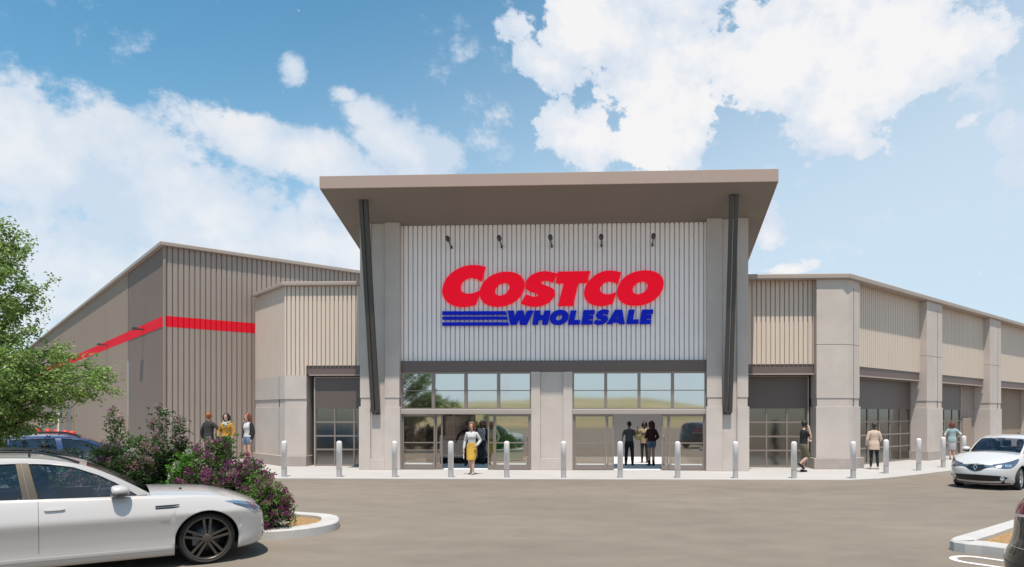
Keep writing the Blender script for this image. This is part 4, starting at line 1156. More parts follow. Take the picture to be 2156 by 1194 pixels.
for st0 in (-1.71, -2.62):
    C1.strip('door_handle', M['paint_white'], C1.xs(st0 - .03, st0 + .17, 8), [(0, .868), (.1, .874), (.9, .876), (1, .87)], [(0, .856), (.1, .850), (.9, .852), (1, .86)], .022)
    C1.strip('handle_recess', M['seam'], C1.xs(st0 - .02, st0 + .16, 6), [(0, .851), (1, .853)], [(0, .845), (1, .846)], .002)
hl = C1.strip('headlight', M['lamp_clear'], C1.xs(.26, .80, 16), [(0, .838), (.35, .828), (.7, .785), (1, .715)], [(0, .832), (.3, .765), (.55, .69), (.75, .65), (1, .645)], .004, nz=6)
for side in (1, -1):
    C1.strip('lamp_unit', M['lamp_blue'], C1.xs(.36, .74, 12), [(0, .806), (.5, .765), (1, .70)], [(0, .795), (.35, .735), (.7, .68), (1, .665)], .010, sides=(side,), nz=4)
C1.strip('bumper_intake', M['gloss_black'], C1.xs(.72, .83, 6), [(0, .44), (1, .43)], [(0, .41), (.5, .32), (1, .30)], .003)
for side in (1, -1): C1.strip('grille', M['gloss_black'], C1.fs(.30, .04, 8), [(0, .60), (.3, .63), (1, .62)], [(0, .53), (.5, .47), (1, .48)], .006, sides=(side,))
C1.strip('lower_intake', M['gloss_black'], C1.fs(.62, .0, 8), [(0, .36), (1, .38)], [(0, .27), (1, .24)], .004)
C1.strip('sill_trim', M['paint_white'], C1.xs(-2.49, -.40, 14), [(0, .30), (1, .285)], [(0, .262), (1, .252)], .010)
C1.strip('tail_light', M['lamp_red'], C1.xs(-3.5, -3.80, 10), [(0, .93), (1, .95)], [(0, .84), (1, .76)], .005)
C1.mirror(-1.00, 1.045, M['paint_white'])
def roof_rail(C, x0, x1, r=.016):
    for side in (1, -1):
        mb = MB(); pts = []
        for i in range(17):
            q = i / 16.0; x = x0 + (x1 - x0) * q
            ez = tab(sorted(C.P['edge'][C.P['iA'] - 1:C.P['iC'] + 1]), x)
            pts.append((x, side * (C.yg(x, ez) - .045), ez + .02 + .055 * min(1, 5 * q, 5 * (1 - q))))
        mb.tube(pts, r, 8)
        for q in (.25, .5, .75):
            p = pts[int(16 * q)]; mb.tube([(p[0], p[1], p[2] - .06), p], .012, 6)
        mb.build('roof_rail', M['gloss_black'], C.root)
roof_rail(C1, -3.4, -1.40)
w_ = MB(); w_.ball((-.28, -.42, 1.00), (.02, .02, .012), 8, 6); w_.ball((-.28, .42, 1.0), (.02, .02, .012), 8, 6); w_.build('washer_jet', M['black'], wag)
contact = Vector((-5.37, 9.07)) + lat * C1.w(.45)
place(wag, contact, hd)

# --- white hatchback driving out on the right
hat = empty('hatchback_car', (0, 0, 0), 0, 'white hatchback with black grille bar and two people inside at the pavement', 'car')
ph = dict(paint=M['paint_white2'], rim=M['alloy_light'], wb=2.59, r=.305, ra=.345, rim_r=.225, x0f=-.05, nf=2.35, x0r=-2.75, nr=2.6, rin=.06, twin=False, tyre_w=.2,
    xf=[(.15, .66), (.25, .76), (.40, .83), (.55, .83), (.66, .79), (.76, .71), (.85, .6)], xr=[(.2, -3.15), (.4, -3.24), (.7, -3.22), (1.0, -3.1)],
    w=[(.14, .80), (.22, .845), (.32, .855), (.45, .865), (.6, .872), (.72, .872), (.82, .855), (.95, .82), (1.1, .78)],
    zs=[(-3.3, 1.02), (-2.4, 1.02), (-1.4, .98), (-.75, .955), (-.3, .925), (0, .89), (.25, .84), (.45, .785), (.6, .735), (.72, .69), (.83, .65)],
    crown=[(-3.2, .02), (-.6, .06), (0, .075), (.4, .07), (.6, .06), (.84, .05)], sill=[(-3.3, .26), (-.4, .17), (.4, .15), (.84, .135)],
    cowl=-.50, deck=-3.1, belt_y=.76, taper=.10, taper_x=-1.3, roof_y=.55, zmax=1.42, roof_crown=.03, wind_bow=.24, rear_bow=.1,
    edge=[(-.50, .935), (-.72, 1.075), (-.97, 1.23), (-1.22, 1.34), (-1.6, 1.405), (-2.1, 1.41), (-2.55, 1.37), (-2.8, 1.32), (-2.98, 1.2), (-3.10, 1.03)], iA=3, iC=6,
    windows=[[(-.72, .985), (-.97, 1.145), (-1.2, 1.265), (-1.5, 1.325), (-1.62, 1.335), (-1.58, 1.0)], [(-1.72, 1.335), (-2.3, 1.315), (-2.55, 1.26), (-2.4, 1.06), (-1.68, 1.005)]],
    seat_x=-1.35, drive_side=1, steer=R(8))
C2 = Car(ph, hat).build()
C2.strip('headlight', M['lamp_blue'], C2.xs(.12, .755, 18), [(0, .835), (.2, .825), (.6, .765), (.85, .72), (1, .69)], [(0, .825), (.25, .72), (.5, .61), (.75, .585), (1, .615)], .006, nz=6)
for side in (1, -1):
    C2.strip('lamp_unit', M['lamp_clear'], C2.xs(.46, .60, 6), [(0, .70), (1, .685)], [(0, .63), (1, .625)], .012, sides=(side,))
    C2.strip('lamp_unit', M['lamp_clear'], C2.xs(.655, .72, 5), [(0, .675), (1, .66)], [(0, .625), (1, .63)], .012, sides=(side,))
    C2.strip('grille', M['gloss_black'], C2.fs(.66, .0, 12), [(0, .672), (.6, .662), (.8, .69), (1, .70)], [(0, .625), (.55, .592), (.75, .53), (.9, .505), (1, .50)], .008, sides=(side,))
    C2.strip('chrome_bar', M['chrome'], C2.fs(.60, .24, 8), [(0, .655), (1, .645)], [(0, .638), (1, .622)], .014, sides=(side,))
    C2.strip('lower_grille', M['black'], C2.fs(.80, .0, 12), [(0, .345), (.15, .385), (1, .405)], [(0, .335), (.15, .255), (1, .235)], .006, sides=(side,))
    p = C2.pt(C2.fs(.68, .68, 2)[0], .32, side, .02)
    fg = MB(Matrix.Translation(p) @ Matrix.Rotation(side * R(28), 4, 'Z')); fg.lathe([(0, .0), (.035, .0), (.05, .012), (.055, .0), (.055, -.03)], 20, 'x'); fg.build('fog_light', M['lamp_clear'], hat)
    C2.strip('lower_lip', M['black'], C2.fs(.93, .0, 10), [(0, .20), (1, .175)], [(0, .17), (1, .14)], .004, sides=(side,))
# open diamond emblem
em = MB(); cxm = C2.xf(.6) + .012
for a, b in (((0, .072), (.045, 0)), ((.045, 0), (0, -.072)), ((0, -.072), (-.045, 0)), ((-.045, 0), (0, .072))):
    em.tube([(cxm, a[0], .602 + a[1]), (cxm, b[0], .602 + b[1])], .0105, 6)
em.build('emblem', M['chrome'], hat)
C2.seam([(-.38, .90), (-.40, .70), (-.45, .3)]); C2.seam([(-1.62, .97), (-1.60, .6), (-1.62, .32)])
C2.strip('door_handle', M['paint_white2'], C2.xs(-1.55, -1.38, 6), [(0, .86), (1, .865)], [(0, .835), (1, .84)], .02)
C2.strip('tail_light', M['lamp_red'], C2.xs(-2.95, -3.18, 8), [(0, .95), (1, .98)], [(0, .82), (1, .78)], .005)
C2.mirror(-.78, 1.02, M['paint_white2'])
w_ = MB(); w_.tube([(-.38, -.5, .985), (-.52, .0, 1.03)], .012, 6); w_.tube([(-.38, .1, 1.0), (-.55, .52, 1.0)], .012, 6); w_.build('wiper', M['black'], hat)
g = MB(); g.ball((-2.3, 0, 1.455), (.05, .012, .035), 8, 6); g.build('antenna', M['black'], hat)
h2 = Vector((-.743, -.669)).normalized(); l2 = Vector((-h2.y, h2.x))
place(hat, Vector((11.0, 19.1)) - l2 * C2.w(.45), h2)

# --- dark car nosed into the stall at the bottom right: its rear flank shows
blk = empty('parked_car', (0, 0, 0), 0, 'black car cut by the picture edge with dark red tail lamp beside the kerb', 'car')
pb = dict(ph); pb.update(paint=M['paint_black'], rim=M['alloy_light'], wb=2.65, r=.34, ra=.38, rim_r=.25, x0f=.1, nf=2.6, x0r=-3.0, nr=2.3, rin=.05,
    xf=[(.15, .76), (.5, .88), (.8, .8)], xr=[(.2, -3.40), (.35, -3.55), (.50, -3.56), (.62, -3.50), (.8, -3.46), (.95, -3.46), (1.05, -3.43), (1.16, -3.36)],
    w=[(.15, .84), (.3, .89), (.5, .905), (.7, .91), (.9, .89), (1.05, .86), (1.2, .82)],
    zs=[(-3.6, 1.20), (-2.4, 1.14), (-1.0, 1.02), (-.3, .98), (.3, .92), (.6, .84), (.88, .72)], crown=[(-3.4, .02), (-.6, .07), (.9, .05)], sill=[(-3.6, .30), (-3.2, .24), (.4, .2), (.9, .22)],
    cowl=-.52, deck=-3.18, belt_y=.80, roof_y=.60, zmax=1.60, edge=[(-.52, 1.0), (-.85, 1.2), (-1.15, 1.38), (-1.45, 1.5), (-1.9, 1.57), (-2.4, 1.58), (-2.85, 1.53), (-3.02, 1.46), (-3.12, 1.34), (-3.18, 1.21)],
    windows=[[(-.80, 1.09), (-1.1, 1.27), (-1.4, 1.40), (-1.7, 1.46), (-1.72, 1.13)], [(-1.82, 1.46), (-2.4, 1.47), (-2.8, 1.42), (-2.75, 1.19), (-1.80, 1.135)]], seat_x=-1.4, steer=0)
C3 = Car(pb, blk).build()
C3.strip('tail_light', M['lamp_red'], C3.xs(-3.05, -3.46, 14), [(0, 1.155), (.5, 1.165), (1, 1.15)], [(0, 1.09), (.4, 1.00), (1, .96)], .008, nz=6)
C3.strip('reflection_band', M['pink_reflection'], C3.xs(-3.02, -3.48, 10), [(0, .99), (1, .955)], [(0, .98), (1, .915)], .006)  # pale strip paints a reflection along the tail lamp
C3.strip('bumper_seam', M['chrome'], C3.xs(-3.03, -3.50, 10), [(0, .62), (.5, .63), (1, .625)], [(0, .615), (.5, .622), (1, .618)], .004)
C3.strip('bumper_crease', M['gloss_black'], C3.xs(-3.08, -3.53, 10), [(0, .46), (1, .45)], [(0, .40), (1, .39)], .012)
C3.strip('reflector', M['reflector_red'], C3.xs(-3.3, -3.53, 8), [(0, .385), (1, .39)], [(0, .34), (1, .33)], .008)
C3.seam([(-1.75, 1.04), (-1.75, .35)]); C3.mirror(-.85, 1.13, M['paint_black'])
h3 = Vector((S, -S)); l3 = Vector((S, S))
# rear right corner stands at about (4.25, 7.7)
place(blk, Vector((4.16, 7.60)) + l3 * .72 + h3 * 3.45, h3)

# --- navy estate half hidden behind the shrubs
suv = empty('family_car', (0, 0, 0), 0, 'navy blue car with roof rails half hidden behind the flowering shrubs', 'car')
pn = dict(pw); pn.update(paint=M['paint_blue'], rim=M['alloy_light'], pillar_trim=[], glass=M['dark_glass'])
C4 = Car(pn, suv).build()
roof_rail(C4, -3.3, -1.5)
C4.strip('headlight', M['lamp_clear'], C4.xs(.26, .80, 10), [(0, .795), (.7, .735), (1, .665)], [(0, .79), (.3, .72), (.75, .60), (1, .60)], .004)
C4.strip('tail_light', M['lamp_red'], C4.xs(-3.5, -3.80, 10), [(0, .93), (1, .95)], [(0, .84), (1, .76)], .005)
C4.mirror(-1.0, 1.045, M['paint_blue'])
g = MB(); g.ball((-2.7, 0, 1.53), (.06, .012, .05), 8, 6); g.build('antenna', M['black'], suv)
C4.seam([(-1.80, .97), (-1.79, .34)])
place(suv, (-12.7, 18.6), Vector((.80, .60)))
# ------------------------------------------------------------------ people
def cloth(name, col, rough=0.85, var=0.12):
    return mat(name, col, rough, var=var, scale=14, bump=0.25, bscale=40)
SKIN = mat('fair skin', (0.50, 0.31, 0.23), 0.55, var=0.06, scale=12)
SKIN_D = mat('brown skin', (0.13, 0.065, 0.04), 0.55, var=0.06, scale=12)
EYE = mat('dark eye', (0.02, 0.015, 0.012), 0.3)
LIP = mat('lips', (0.35, 0.10, 0.09), 0.5)
CL = {k: cloth(k, c) for k, c in {
    'charcoal suit': (0.030, 0.028, 0.027), 'mustard knit': (0.46, 0.235, 0.03), 'grey green scarf': (0.36, 0.40, 0.34), 'black cloth': (0.012, 0.012, 0.013),
    'black leather': (0.014, 0.013, 0.013), 'white top': (0.55, 0.53, 0.52), 'denim': (0.13, 0.19, 0.27), 'ochre skirt': (0.52, 0.31, 0.04), 'navy jacket': (0.014, 0.018, 0.045),
    'slate trousers': (0.045, 0.055, 0.07), 'grey shirt': (0.11, 0.115, 0.12), 'dark jeans': (0.018, 0.020, 0.028), 'tan jacket': (0.34, 0.25, 0.16), 'olive bag': (0.20, 0.20, 0.07),
    'maroon jacket': (0.045, 0.012, 0.014), 'purple hem': (0.10, 0.03, 0.075), 'olive shorts': (0.125, 0.115, 0.065), 'beige coat': (0.58, 0.43, 0.34), 'teal jacket': (0.29, 0.385, 0.40),
    'pale sleeve': (0.56, 0.58, 0.58), 'light skirt': (0.46, 0.45, 0.46), 'brown boots': (0.06, 0.03, 0.02), 'red coat': (0.22, 0.03, 0.03), 'sand shoe': (0.46, 0.36, 0.28)}.items()}
HAIR = {k: mat(k + ' hair', c, 0.45, var=0.35, scale=30, stretch=(1, 1, .25)) for k, c in {'ginger': (0.30, 0.085, 0.025), 'black': (0.012, 0.010, 0.010), 'auburn': (0.16, 0.032, 0.02), 'brown': (0.05, 0.028, 0.018), 'red brown': (0.22, 0.055, 0.03), 'dark red': (0.055, 0.012, 0.010)}.items()}

def remesh(mb, name, m, parent, voxel=0.011, smooth=2):
    me = mb.mesh(name + '_raw', m, recalc=True)
    ob = bpy.data.objects.new(name + '_raw', me); COL.objects.link(ob)
    md = ob.modifiers.new('r', 'REMESH'); md.mode = 'VOXEL'; md.voxel_size = voxel; md.use_smooth_shade = True
    sm_ = ob.modifiers.new('s', 'SMOOTH'); sm_.iterations = smooth; sm_.factor = .5
    dg = bpy.context.evaluated_depsgraph_get()
    out = bpy.data.meshes.new_from_object(ob.evaluated_get(dg))
    bpy.data.objects.remove(ob); bpy.data.meshes.remove(me)
    out.name = name
    out.materials.clear(); out.materials.append(m)
    out.polygons.foreach_set('use_smooth', [True] * len(out.polygons))
    o = bpy.data.objects.new(name, out); COL.objects.link(o); o.parent = parent
    return o

def limb(mb, a, b, ra, rb, n=10):
    a, b = Vector(a), Vector(b)
    pts = [a.lerp(b, t) for t in (0, .3, .6, 1)]
    rr = [lerp(ra, rb, t) * (1 + .10 * math.sin(math.pi * min(1, t * 1.4))) for t in (0, .3, .6)] + [rb]
    mb.tube(pts, rr, n); mb.ball(a, ra, n, 6); mb.ball(b, rb, n, 6)

def rings(mb, secs, lean=(0, 0), z0=.9, n=16):
    v = []
    for z, rx, ry, cx in secs:
        k = max(0, z - z0)
        for i in range(n):
            t = 2 * math.pi * i / n
            v.append((cx + lean[0] * k + rx * ss(math.cos(t), .9), lean[1] * k + ry * ss(math.sin(t), .9), z))
    f = []
    for r in range(len(secs) - 1):
        for i in range(n): f.append((r * n + i, r * n + (i + 1) % n, (r + 1) * n + (i + 1) % n, (r + 1) * n + i))
    f += [tuple(reversed(range(n))), tuple(range((len(secs) - 1) * n, len(secs) * n))]
    mb.add(v, f, True)

def hand(mb, w, d, palm_n):
    """Palm, four unequal bent fingers and a thumb from the side of the palm."""
    d = Vector(d).normalized(); nrm = Vector(palm_n); nrm = (nrm - d * nrm.dot(d)).normalized(); sd = d.cross(nrm)
    w = Vector(w)
    for k in range(4): limb(mb, w + d * .01 + sd * (-.018 + .012 * k), w + d * .085 + sd * (-.030 + .020 * k), .014, .012, 6)
    for k, L_ in enumerate((.062, .074, .070, .054)):
        b = w + d * .085 + sd * (-.030 + .020 * k)
        m_ = b + d * L_ * .55 + nrm * .012; e = m_ + d * L_ * .42 + nrm * .028
        limb(mb, b, m_, .0095, .009, 6); limb(mb, m_, e, .009, .0075, 6)
    t0 = w + d * .03 - sd * .030; t1 = t0 + d * .035 - sd * .025 + nrm * .012; t2 = t1 + d * .03 + nrm * .015 - sd * .002
    limb(mb, t0, t1, .012, .0105, 6); limb(mb, t1, t2, .0105, .0085, 6)

def person(label, loc, face, h=1.72, female=False, skin=None, hair='black', hair_len=0, top=None, bottom=None, coat=None, shoes='black cloth', pose=None, extra=None, group=None, seat=False):
    """face: heading angle in degrees (0 = +X, 90 = +Y). Body axes: x forward, y left, z up, scaled from a 1.75 m figure."""
    root = empty('person', loc, R(face), label, 'person', group)
    k = h / 1.75
    P = dict(sh=.172 if female else .192, hip=.088, lean=(0.0, 0.0), head=(0, 0), la=((-.03, .245, 1.13), (.02, .265, .88)), ra=((-.03, -.245, 1.13), (.02, -.265, .88)),
             ll=((.02, .10, .50), (-.02, .105, .085), 5), rl=((.02, -.10, .50), (-.02, -.105, .085), -5))
    if pose: P.update(pose)
    lx, ly = P['lean']
    def up(p): q = max(0, p[2] - .9); return Vector((p[0] + lx * q, p[1] + ly * q, p[2]))
    sk = skin or SKIN
    def fin(mb, name, m, parent, voxel=.011, smooth=2):
        mb.v = [(p[0] * k, p[1] * k, p[2] * k) for p in mb.v]
        return remesh(mb, name, m, parent, voxel, smooth)
    shl, shr = up((0, P['sh'] - .008, 1.388)), up((0, -P['sh'] + .008, 1.388))
    def torso(mb, g=0.0, z0=.84, z1=1.50):
        if female: secs = [(.84, .085, .13, 0), (.90, .108, .168, -.01), (.97, .105, .172, -.008), (1.08, .082, .125, .0), (1.18, .088, .13, .005), (1.28, .112, .15, .015), (1.36, .098, .158, .005), (1.415, .078, .145, -.008), (1.462, .05, .085, -.012), (1.50, .047, .052, -.01)]
        else: secs = [(.84, .09, .13, 0), (.90, .108, .160, -.005), (.98, .105, .160, 0), (1.08, .096, .145, .005), (1.20, .108, .158, .008), (1.30, .120, .178, .008), (1.38, .105, .185, 0), (1.42, .082, .158, -.008), (1.465, .056, .095, -.012), (1.50, .052, .056, -.01)]
        rings(mb, [(z, a + g, b + g, c) for z, a, b, c in secs if z0 - .001 <= z <= z1 + .001], P['lean'])
    def arms(mb, g, upto, which=('la', 'ra')):
        for key, s0 in (('la', shl), ('ra', shr)):
            if key not in which: continue
            e, w = Vector(P[key][0]), Vector(P[key][1])
            e, w = up(e) if e.z > .9 else e, up(w) if w.z > .9 else w
            t = min(1, upto); limb(mb, s0, s0.lerp(e, t), .046 + g * .8, .039 + g)
            if upto > 1: limb(mb, e, e.lerp(w, min(1, upto - 1)), .040 + g, .030 + g)
    hipz = .90
    def legs(mb, g, upto, flare=0):
        for key, s_ in (('ll', 1), ('rl', -1)):
            kn, an, _ = P[key]; hp = Vector((0, s_ * P['hip'], hipz)); kn, an = Vector(kn), Vector(an)
            t = min(1, upto); limb(mb, hp, hp.lerp(kn, t), .083 + g, lerp(.083, .055, t) + g + flare)
            if upto > 1: 
                t = min(1, upto - 1); mid = kn.lerp(an, .35) + Vector((-.012, 0, 0))
                limb(mb, kn, mid, .054 + g, .052 + g + flare); 
                if t > .35: limb(mb, mid, kn.lerp(an, t), .052 + g + flare, lerp(.052, .036, t) + g + flare)
    hc = up((0, 0, 1.635)) + Vector((.018 + P['head'][0], P['head'][1], 0)); ht = P.get('turn', 0)
    HM = Matrix.Translation(hc) @ Matrix.Rotation(R(ht), 4, 'Z') @ Matrix.Rotation(R(P.get('nod', 0)), 4, 'Y') @ Matrix.Scale(1.07, 4)
    # continuous body: torso, limbs, hands, feet, neck and head
    b = MB(); torso(b); arms(b, 0, 2); legs(b, 0, 2)
    for key, side in (('la', 1), ('ra', -1)):
        e, w = Vector(P[key][0]), Vector(P[key][1]); e, w = up(e) if e.z > .9 else e, up(w) if w.z > .9 else w
        hand(b, w, P.get(key + '_h', (w - e)), P.get(key + '_n', (0.3, -side, .1)))
    for key in ('ll', 'rl'):
        kn, an, toe = P[key]; a = Vector(an); d = Vector((math.cos(R(toe)), math.sin(R(toe)), P.get(key + '_d', -.0)))
        limb(b, a + Vector((0, 0, -.035)) - d * .04, a + d * .13 + Vector((0, 0, -.055)), .036, .026, 8)
    limb(b, up((-.005, 0, 1.46)), hc + Vector((-.012, 0, -.07)), .052 if not female else .045, .048 if not female else .042)
    hm = MB(HM)
    hm.ball((-.008, 0, .025), (.098, .076, .098), 16, 12); hm.ball((.022, 0, -.045), (.070, .058, .072), 14, 10); hm.ball((.05, 0, -.085), (.032, .034, .026), 10, 8)
    hm.tube([(.085, 0, .018), (.104, 0, -.022), (.088, 0, -.034)], [.009, .014, .012], 8)
    for s_ in (1, -1): hm.ball((-.008, s_ * .078, -.005), (.024, .010, .032), 8, 6); hm.ball((.078, s_ * .034, .02), (.010, .018, .007), 8, 6)
    b.v += hm.v; nb = len(b.v) - len(hm.v); b.f += [tuple(i + nb for i in f) for f in hm.f]; b.s += hm.s
    body = fin(b, 'body', sk, root, .0095, 2)
    e = MB(HM)
    for s_ in (1, -1): e.ball((.083, s_ * .031, .006), (.009, .013, .007), 8, 6)
    e.v = [(p[0] * k, p[1] * k, p[2] * k) for p in e.v]; e.build('eyes', EYE, root)
    e = MB(HM); e.ball((.083, 0, -.062), (.010, .022, .006), 10, 6); e.v = [(p[0] * k, p[1] * k, p[2] * k) for p in e.v]; e.build('mouth', LIP, root)
    # hair
    hr = MB(HM)
    hr.ball((-.022, 0, .042), (.104, .086, .098), 16, 12)
    for s_ in (1, -1): hr.ball((-.015, s_ * .062, .02), (.055, .028, .06), 10, 8)
    if hair_len:
        for i in range(7):
            a = R(-70 + 140 * i / 6); cx, cy = -.02 - .075 * math.cos(a), .082 * math.sin(a)
            hr.tube([(cx, cy, .05), (cx * 1.05 - .008, cy * 1.12, -.05), (cx * 1.0 - .012, cy * 1.15, -.05 - hair_len * .6), (cx * .9 - .01, cy * 1.0, -.06 - hair_len)], [.036, .038, .034, .014], 8)
        for s_ in (1, -1): hr.tube([(.045, s_ * .055, .08), (.055, s_ * .078, .02), (.03, s_ * .085, -.06 - hair_len * .3)], [.024, .018, .014], 8)
    else: hr.ball((-.05, 0, -.01), (.062, .066, .07), 12, 8)
    fin(hr, 'hair', HAIR[hair], root, .009, 2)
    # clothes
    if top:
        nm, m, sl, zlow = top
        t = MB(); torso(t, .010, zlow if zlow else .90, 1.465); 
        if sl > 0: arms(t, .011, sl)
        else:
            t.ball(shl, .055, 10, 8); t.ball(shr, .055, 10, 8)
        fin(t, nm, CL[m], root)
    if bottom:
        kind, m, ln = bottom
        t = MB()
        if kind in ('trousers', 'shorts', 'leggings'):
            g = {'trousers': .017, 'shorts': .020, 'leggings': .006}[kind]
            torso(t, g * .8, .84, 1.0); legs(t, g, ln, .008 if kind == 'shorts' else 0)
        else:
            kn1, kn2 = Vector(P['ll'][0]), Vector(P['rl'][0]); cx = (kn1.x + kn2.x) / 2; hx = abs(kn1.x - kn2.x) / 2
            zb = ln
            rings(t, [(zb, .105 + hx * .9, .155, cx * (0.9 - zb) / .4), (zb + .15, .118 + hx * .6, .17, cx * .5), (.84, .128, .182, cx * .1), (.92, .126, .182, -.008), (1.0, .112, .165, -.005), (1.08, .094, .138, 0)], (0, 0))
        fin(t, kind, CL[m], root)
    if coat:
        nm, m, sl, zlow, opn = coat
        t = MB()
        if female: base = [(zlow, .135, .195, -.01), (.90, .130, .19, -.01), (.97, .125, .19, -.01), (1.10, .104, .152, -.004), (1.22, .112, .155, .0), (1.30, .126, .17, .004), (1.38, .112, .178, -.004), (1.42, .088, .160, -.012), (1.455, .072, .115, -.014), (1.485, .060, .085, -.016)]
        else: base = [(zlow, .135, .185, -.01), (.90, .130, .182, -.01), (1.0, .125, .18, -.006), (1.10, .118, .17, 0), (1.22, .126, .18, .004), (1.32, .135, .198, .004), (1.40, .116, .20, -.004), (1.43, .090, .170, -.012), (1.465, .074, .125, -.014), (1.495, .064, .09, -.016)]
        base = [q for i, q in enumerate(base) if i == 0 or q[0] > zlow + .02]
        if opn: base = [(z, a, b_, c - .028) for z, a, b_, c in base]
        rings(t, base, P['lean']); arms(t, .022, sl)
        fin(t, nm, CL[m], root, .012)
    # shoes
    for key in ('ll', 'rl'):
        kn, an, toe = P[key]; a = Vector(an); d = Vector((math.cos(R(toe)), math.sin(R(toe)), P.get(key + '_d', -.0)))
        s_ = MB()
        limb(s_, a + Vector((0, 0, -.040)) - d * .045, a + d * .145 + Vector((0, 0, -.056)), .044, .030, 10)
        if shoes[0] == '^': limb(s_, a + Vector((0, 0, -.02)), a.lerp(Vector(kn), .30), .050, .054)
        fin(s_, 'shoe', CL[shoes.strip('^')], root, .010, 1)
    if extra: extra(root, k, up, HM, P)
    return root

def cw(u, d):
    xr = (u - 1215) / 1466.0 * d; a = R(2.69)
    return (xr * math.cos(a) - d * math.sin(a), xr * math.sin(a) + d * math.cos(a))
def simple(root, k, mb, name, m, voxel=None):
    mb.v = [(p[0] * k, p[1] * k, p[2] * k) for p in mb.v]
    return remesh(mb, name, m, root, voxel) if voxel else mb.build(name, m, root)
WALK = dict(ll=((.16, .095, .51), (.17, .09, .085), 2), rl=((-.02, -.095, .50), (-.28, -.09, .16), -2), rl_d=-.55)

def collar(root, k, up, HM, P):
    c = MB(); c.tube([(.0 + .066 * math.cos(a), .074 * math.sin(a), 1.475 + .02 * math.cos(a)) for a in [2 * math.pi * i / 18 for i in range(19)]], .016, 8); simple(root, k, c, 'collar', CL['charcoal suit'])
# the three by the side wall
person('ginger haired man in a dark suit seen from behind beside the woman in mustard', (*cw(440, 26.4), .15), 72, 1.92, hair='ginger', top=('shirt', 'white top', 2, .9), bottom=('trousers', 'charcoal suit', 2), coat=('suit_jacket', 'charcoal suit', 1.95, .80, False), extra=collar,
       pose=dict(ra=((.06, -.36, 1.22), (.22, -.46, 1.14)), la=((-.03, .29, 1.15), (.02, .31, .90))), group='people chatting behind the shrubs')
def scarf(root, k, up, HM, P):
    s_ = MB()
    s_.tube([(.0 + .088 * math.cos(a), .10 * math.sin(a), 1.462 - .03 * math.cos(a)) for a in [2 * math.pi * i / 18 for i in range(19)]], .036, 8)
    s_.tube([(.10, .03, 1.45), (.14, .06, 1.36), (.135, .075, 1.30)], [.035, .045, .03], 8); s_.tube([(.09, -.05, 1.45), (.135, -.03, 1.38)], [.03, .035], 8)
    simple(root, k, s_, 'scarf', CL['grey green scarf'], .012)
person('dark haired woman in a mustard jumper and pale scarf, hands by her hips', (*cw(477, 26.0), .15), 268, 1.90, True, hair='black', hair_len=.06, top=('jumper', 'mustard knit', 1.55, .84), bottom=('trousers', 'black cloth', 2), extra=scarf,
       pose=dict(la=((-.02, .27, 1.14), (.05, .22, .92)), ra=((-.02, -.29, 1.14), (.06, -.26, .93)), turn=10), group='people chatting behind the shrubs')
person('woman in black jacket, white top and denim shorts with long red hair', (*cw(522, 26.0), .15), 245, 1.90, True, hair='red brown', hair_len=.17, top=('top', 'white top', .3, .90), bottom=('shorts', 'denim', .34), coat=('jacket', 'black leather', 1.9, 1.02, True), shoes='^brown boots',
       pose=dict(la=((-.02, .25, 1.13), (.03, .235, .88)), ra=((-.05, -.25, 1.14), (.01, -.21, .92)), ll=((.03, .115, .50), (.0, .15, .085), 20), rl=((.02, -.10, .50), (-.03, -.115, .085), -8)), group='people chatting behind the shrubs')
# woman coming out
def clutch(root, k, up, HM, P):
    w = Vector(P['ra'][1]); c = MB(); c.box(w.x - .02, w.x + .05, w.y - .012, w.y + .012, w.z - .34, w.z - .06); simple(root, k, c, 'folded_paper', M['white'])
    hb = MB(HM); hb.tube([(.055 * math.cos(a) - .0, .083 * math.sin(a), .10 - .0 + .03 * math.cos(a)) for a in [math.pi * (i / 12.0) - math.pi / 2 for i in range(13)]], .012, 8); simple(root, k, hb, 'hair_band', CL['sand shoe'])
person('woman in white jumper and ochre pencil skirt walking out of the left doorway', (-4.60, 23.05, .02), 268, 1.72, True, hair='red brown', hair_len=.12, top=('jumper', 'white top', 2, .97), bottom=('skirt', 'ochre skirt', .50), shoes='sand shoe', extra=clutch,
       pose=dict(WALK, ra=((-.06, -.245, 1.13), (.0, -.27, .88)), la=((-.06, .285, 1.15), (.08, .20, 1.00)), ll=((.13, .075, .51), (.14, .07, .085), 2), rl=((.02, -.075, .50), (-.20, -.07, .14), -2)))
person('person in black with one arm held out, just inside the left doorway', (*cw(986, 27.0), .03), 275, 1.72, hair='black', top=('jumper', 'black cloth', 2, .86), bottom=('trousers', 'black cloth', 2), skin=SKIN_D,
       pose=dict(ra=((.02, -.36, 1.24), (.10, -.44, 1.04))), group='people inside the left doorway')
person('man in navy jacket walking inside the left doorway, beside the green stand', (*cw(1014, 28.0), .03), 272, 1.72, hair='black', top=('shirt', 'pale sleeve', .3, .9), bottom=('trousers', 'slate trousers', 2), coat=('jacket', 'navy jacket', 1.95, .82, True), skin=SKIN_D,
       pose=dict(ll=((.12, .095, .51), (.12, .09, .085), 2), rl=((.0, -.095, .50), (-.18, -.09, .12), -2)), group='people inside the left doorway')
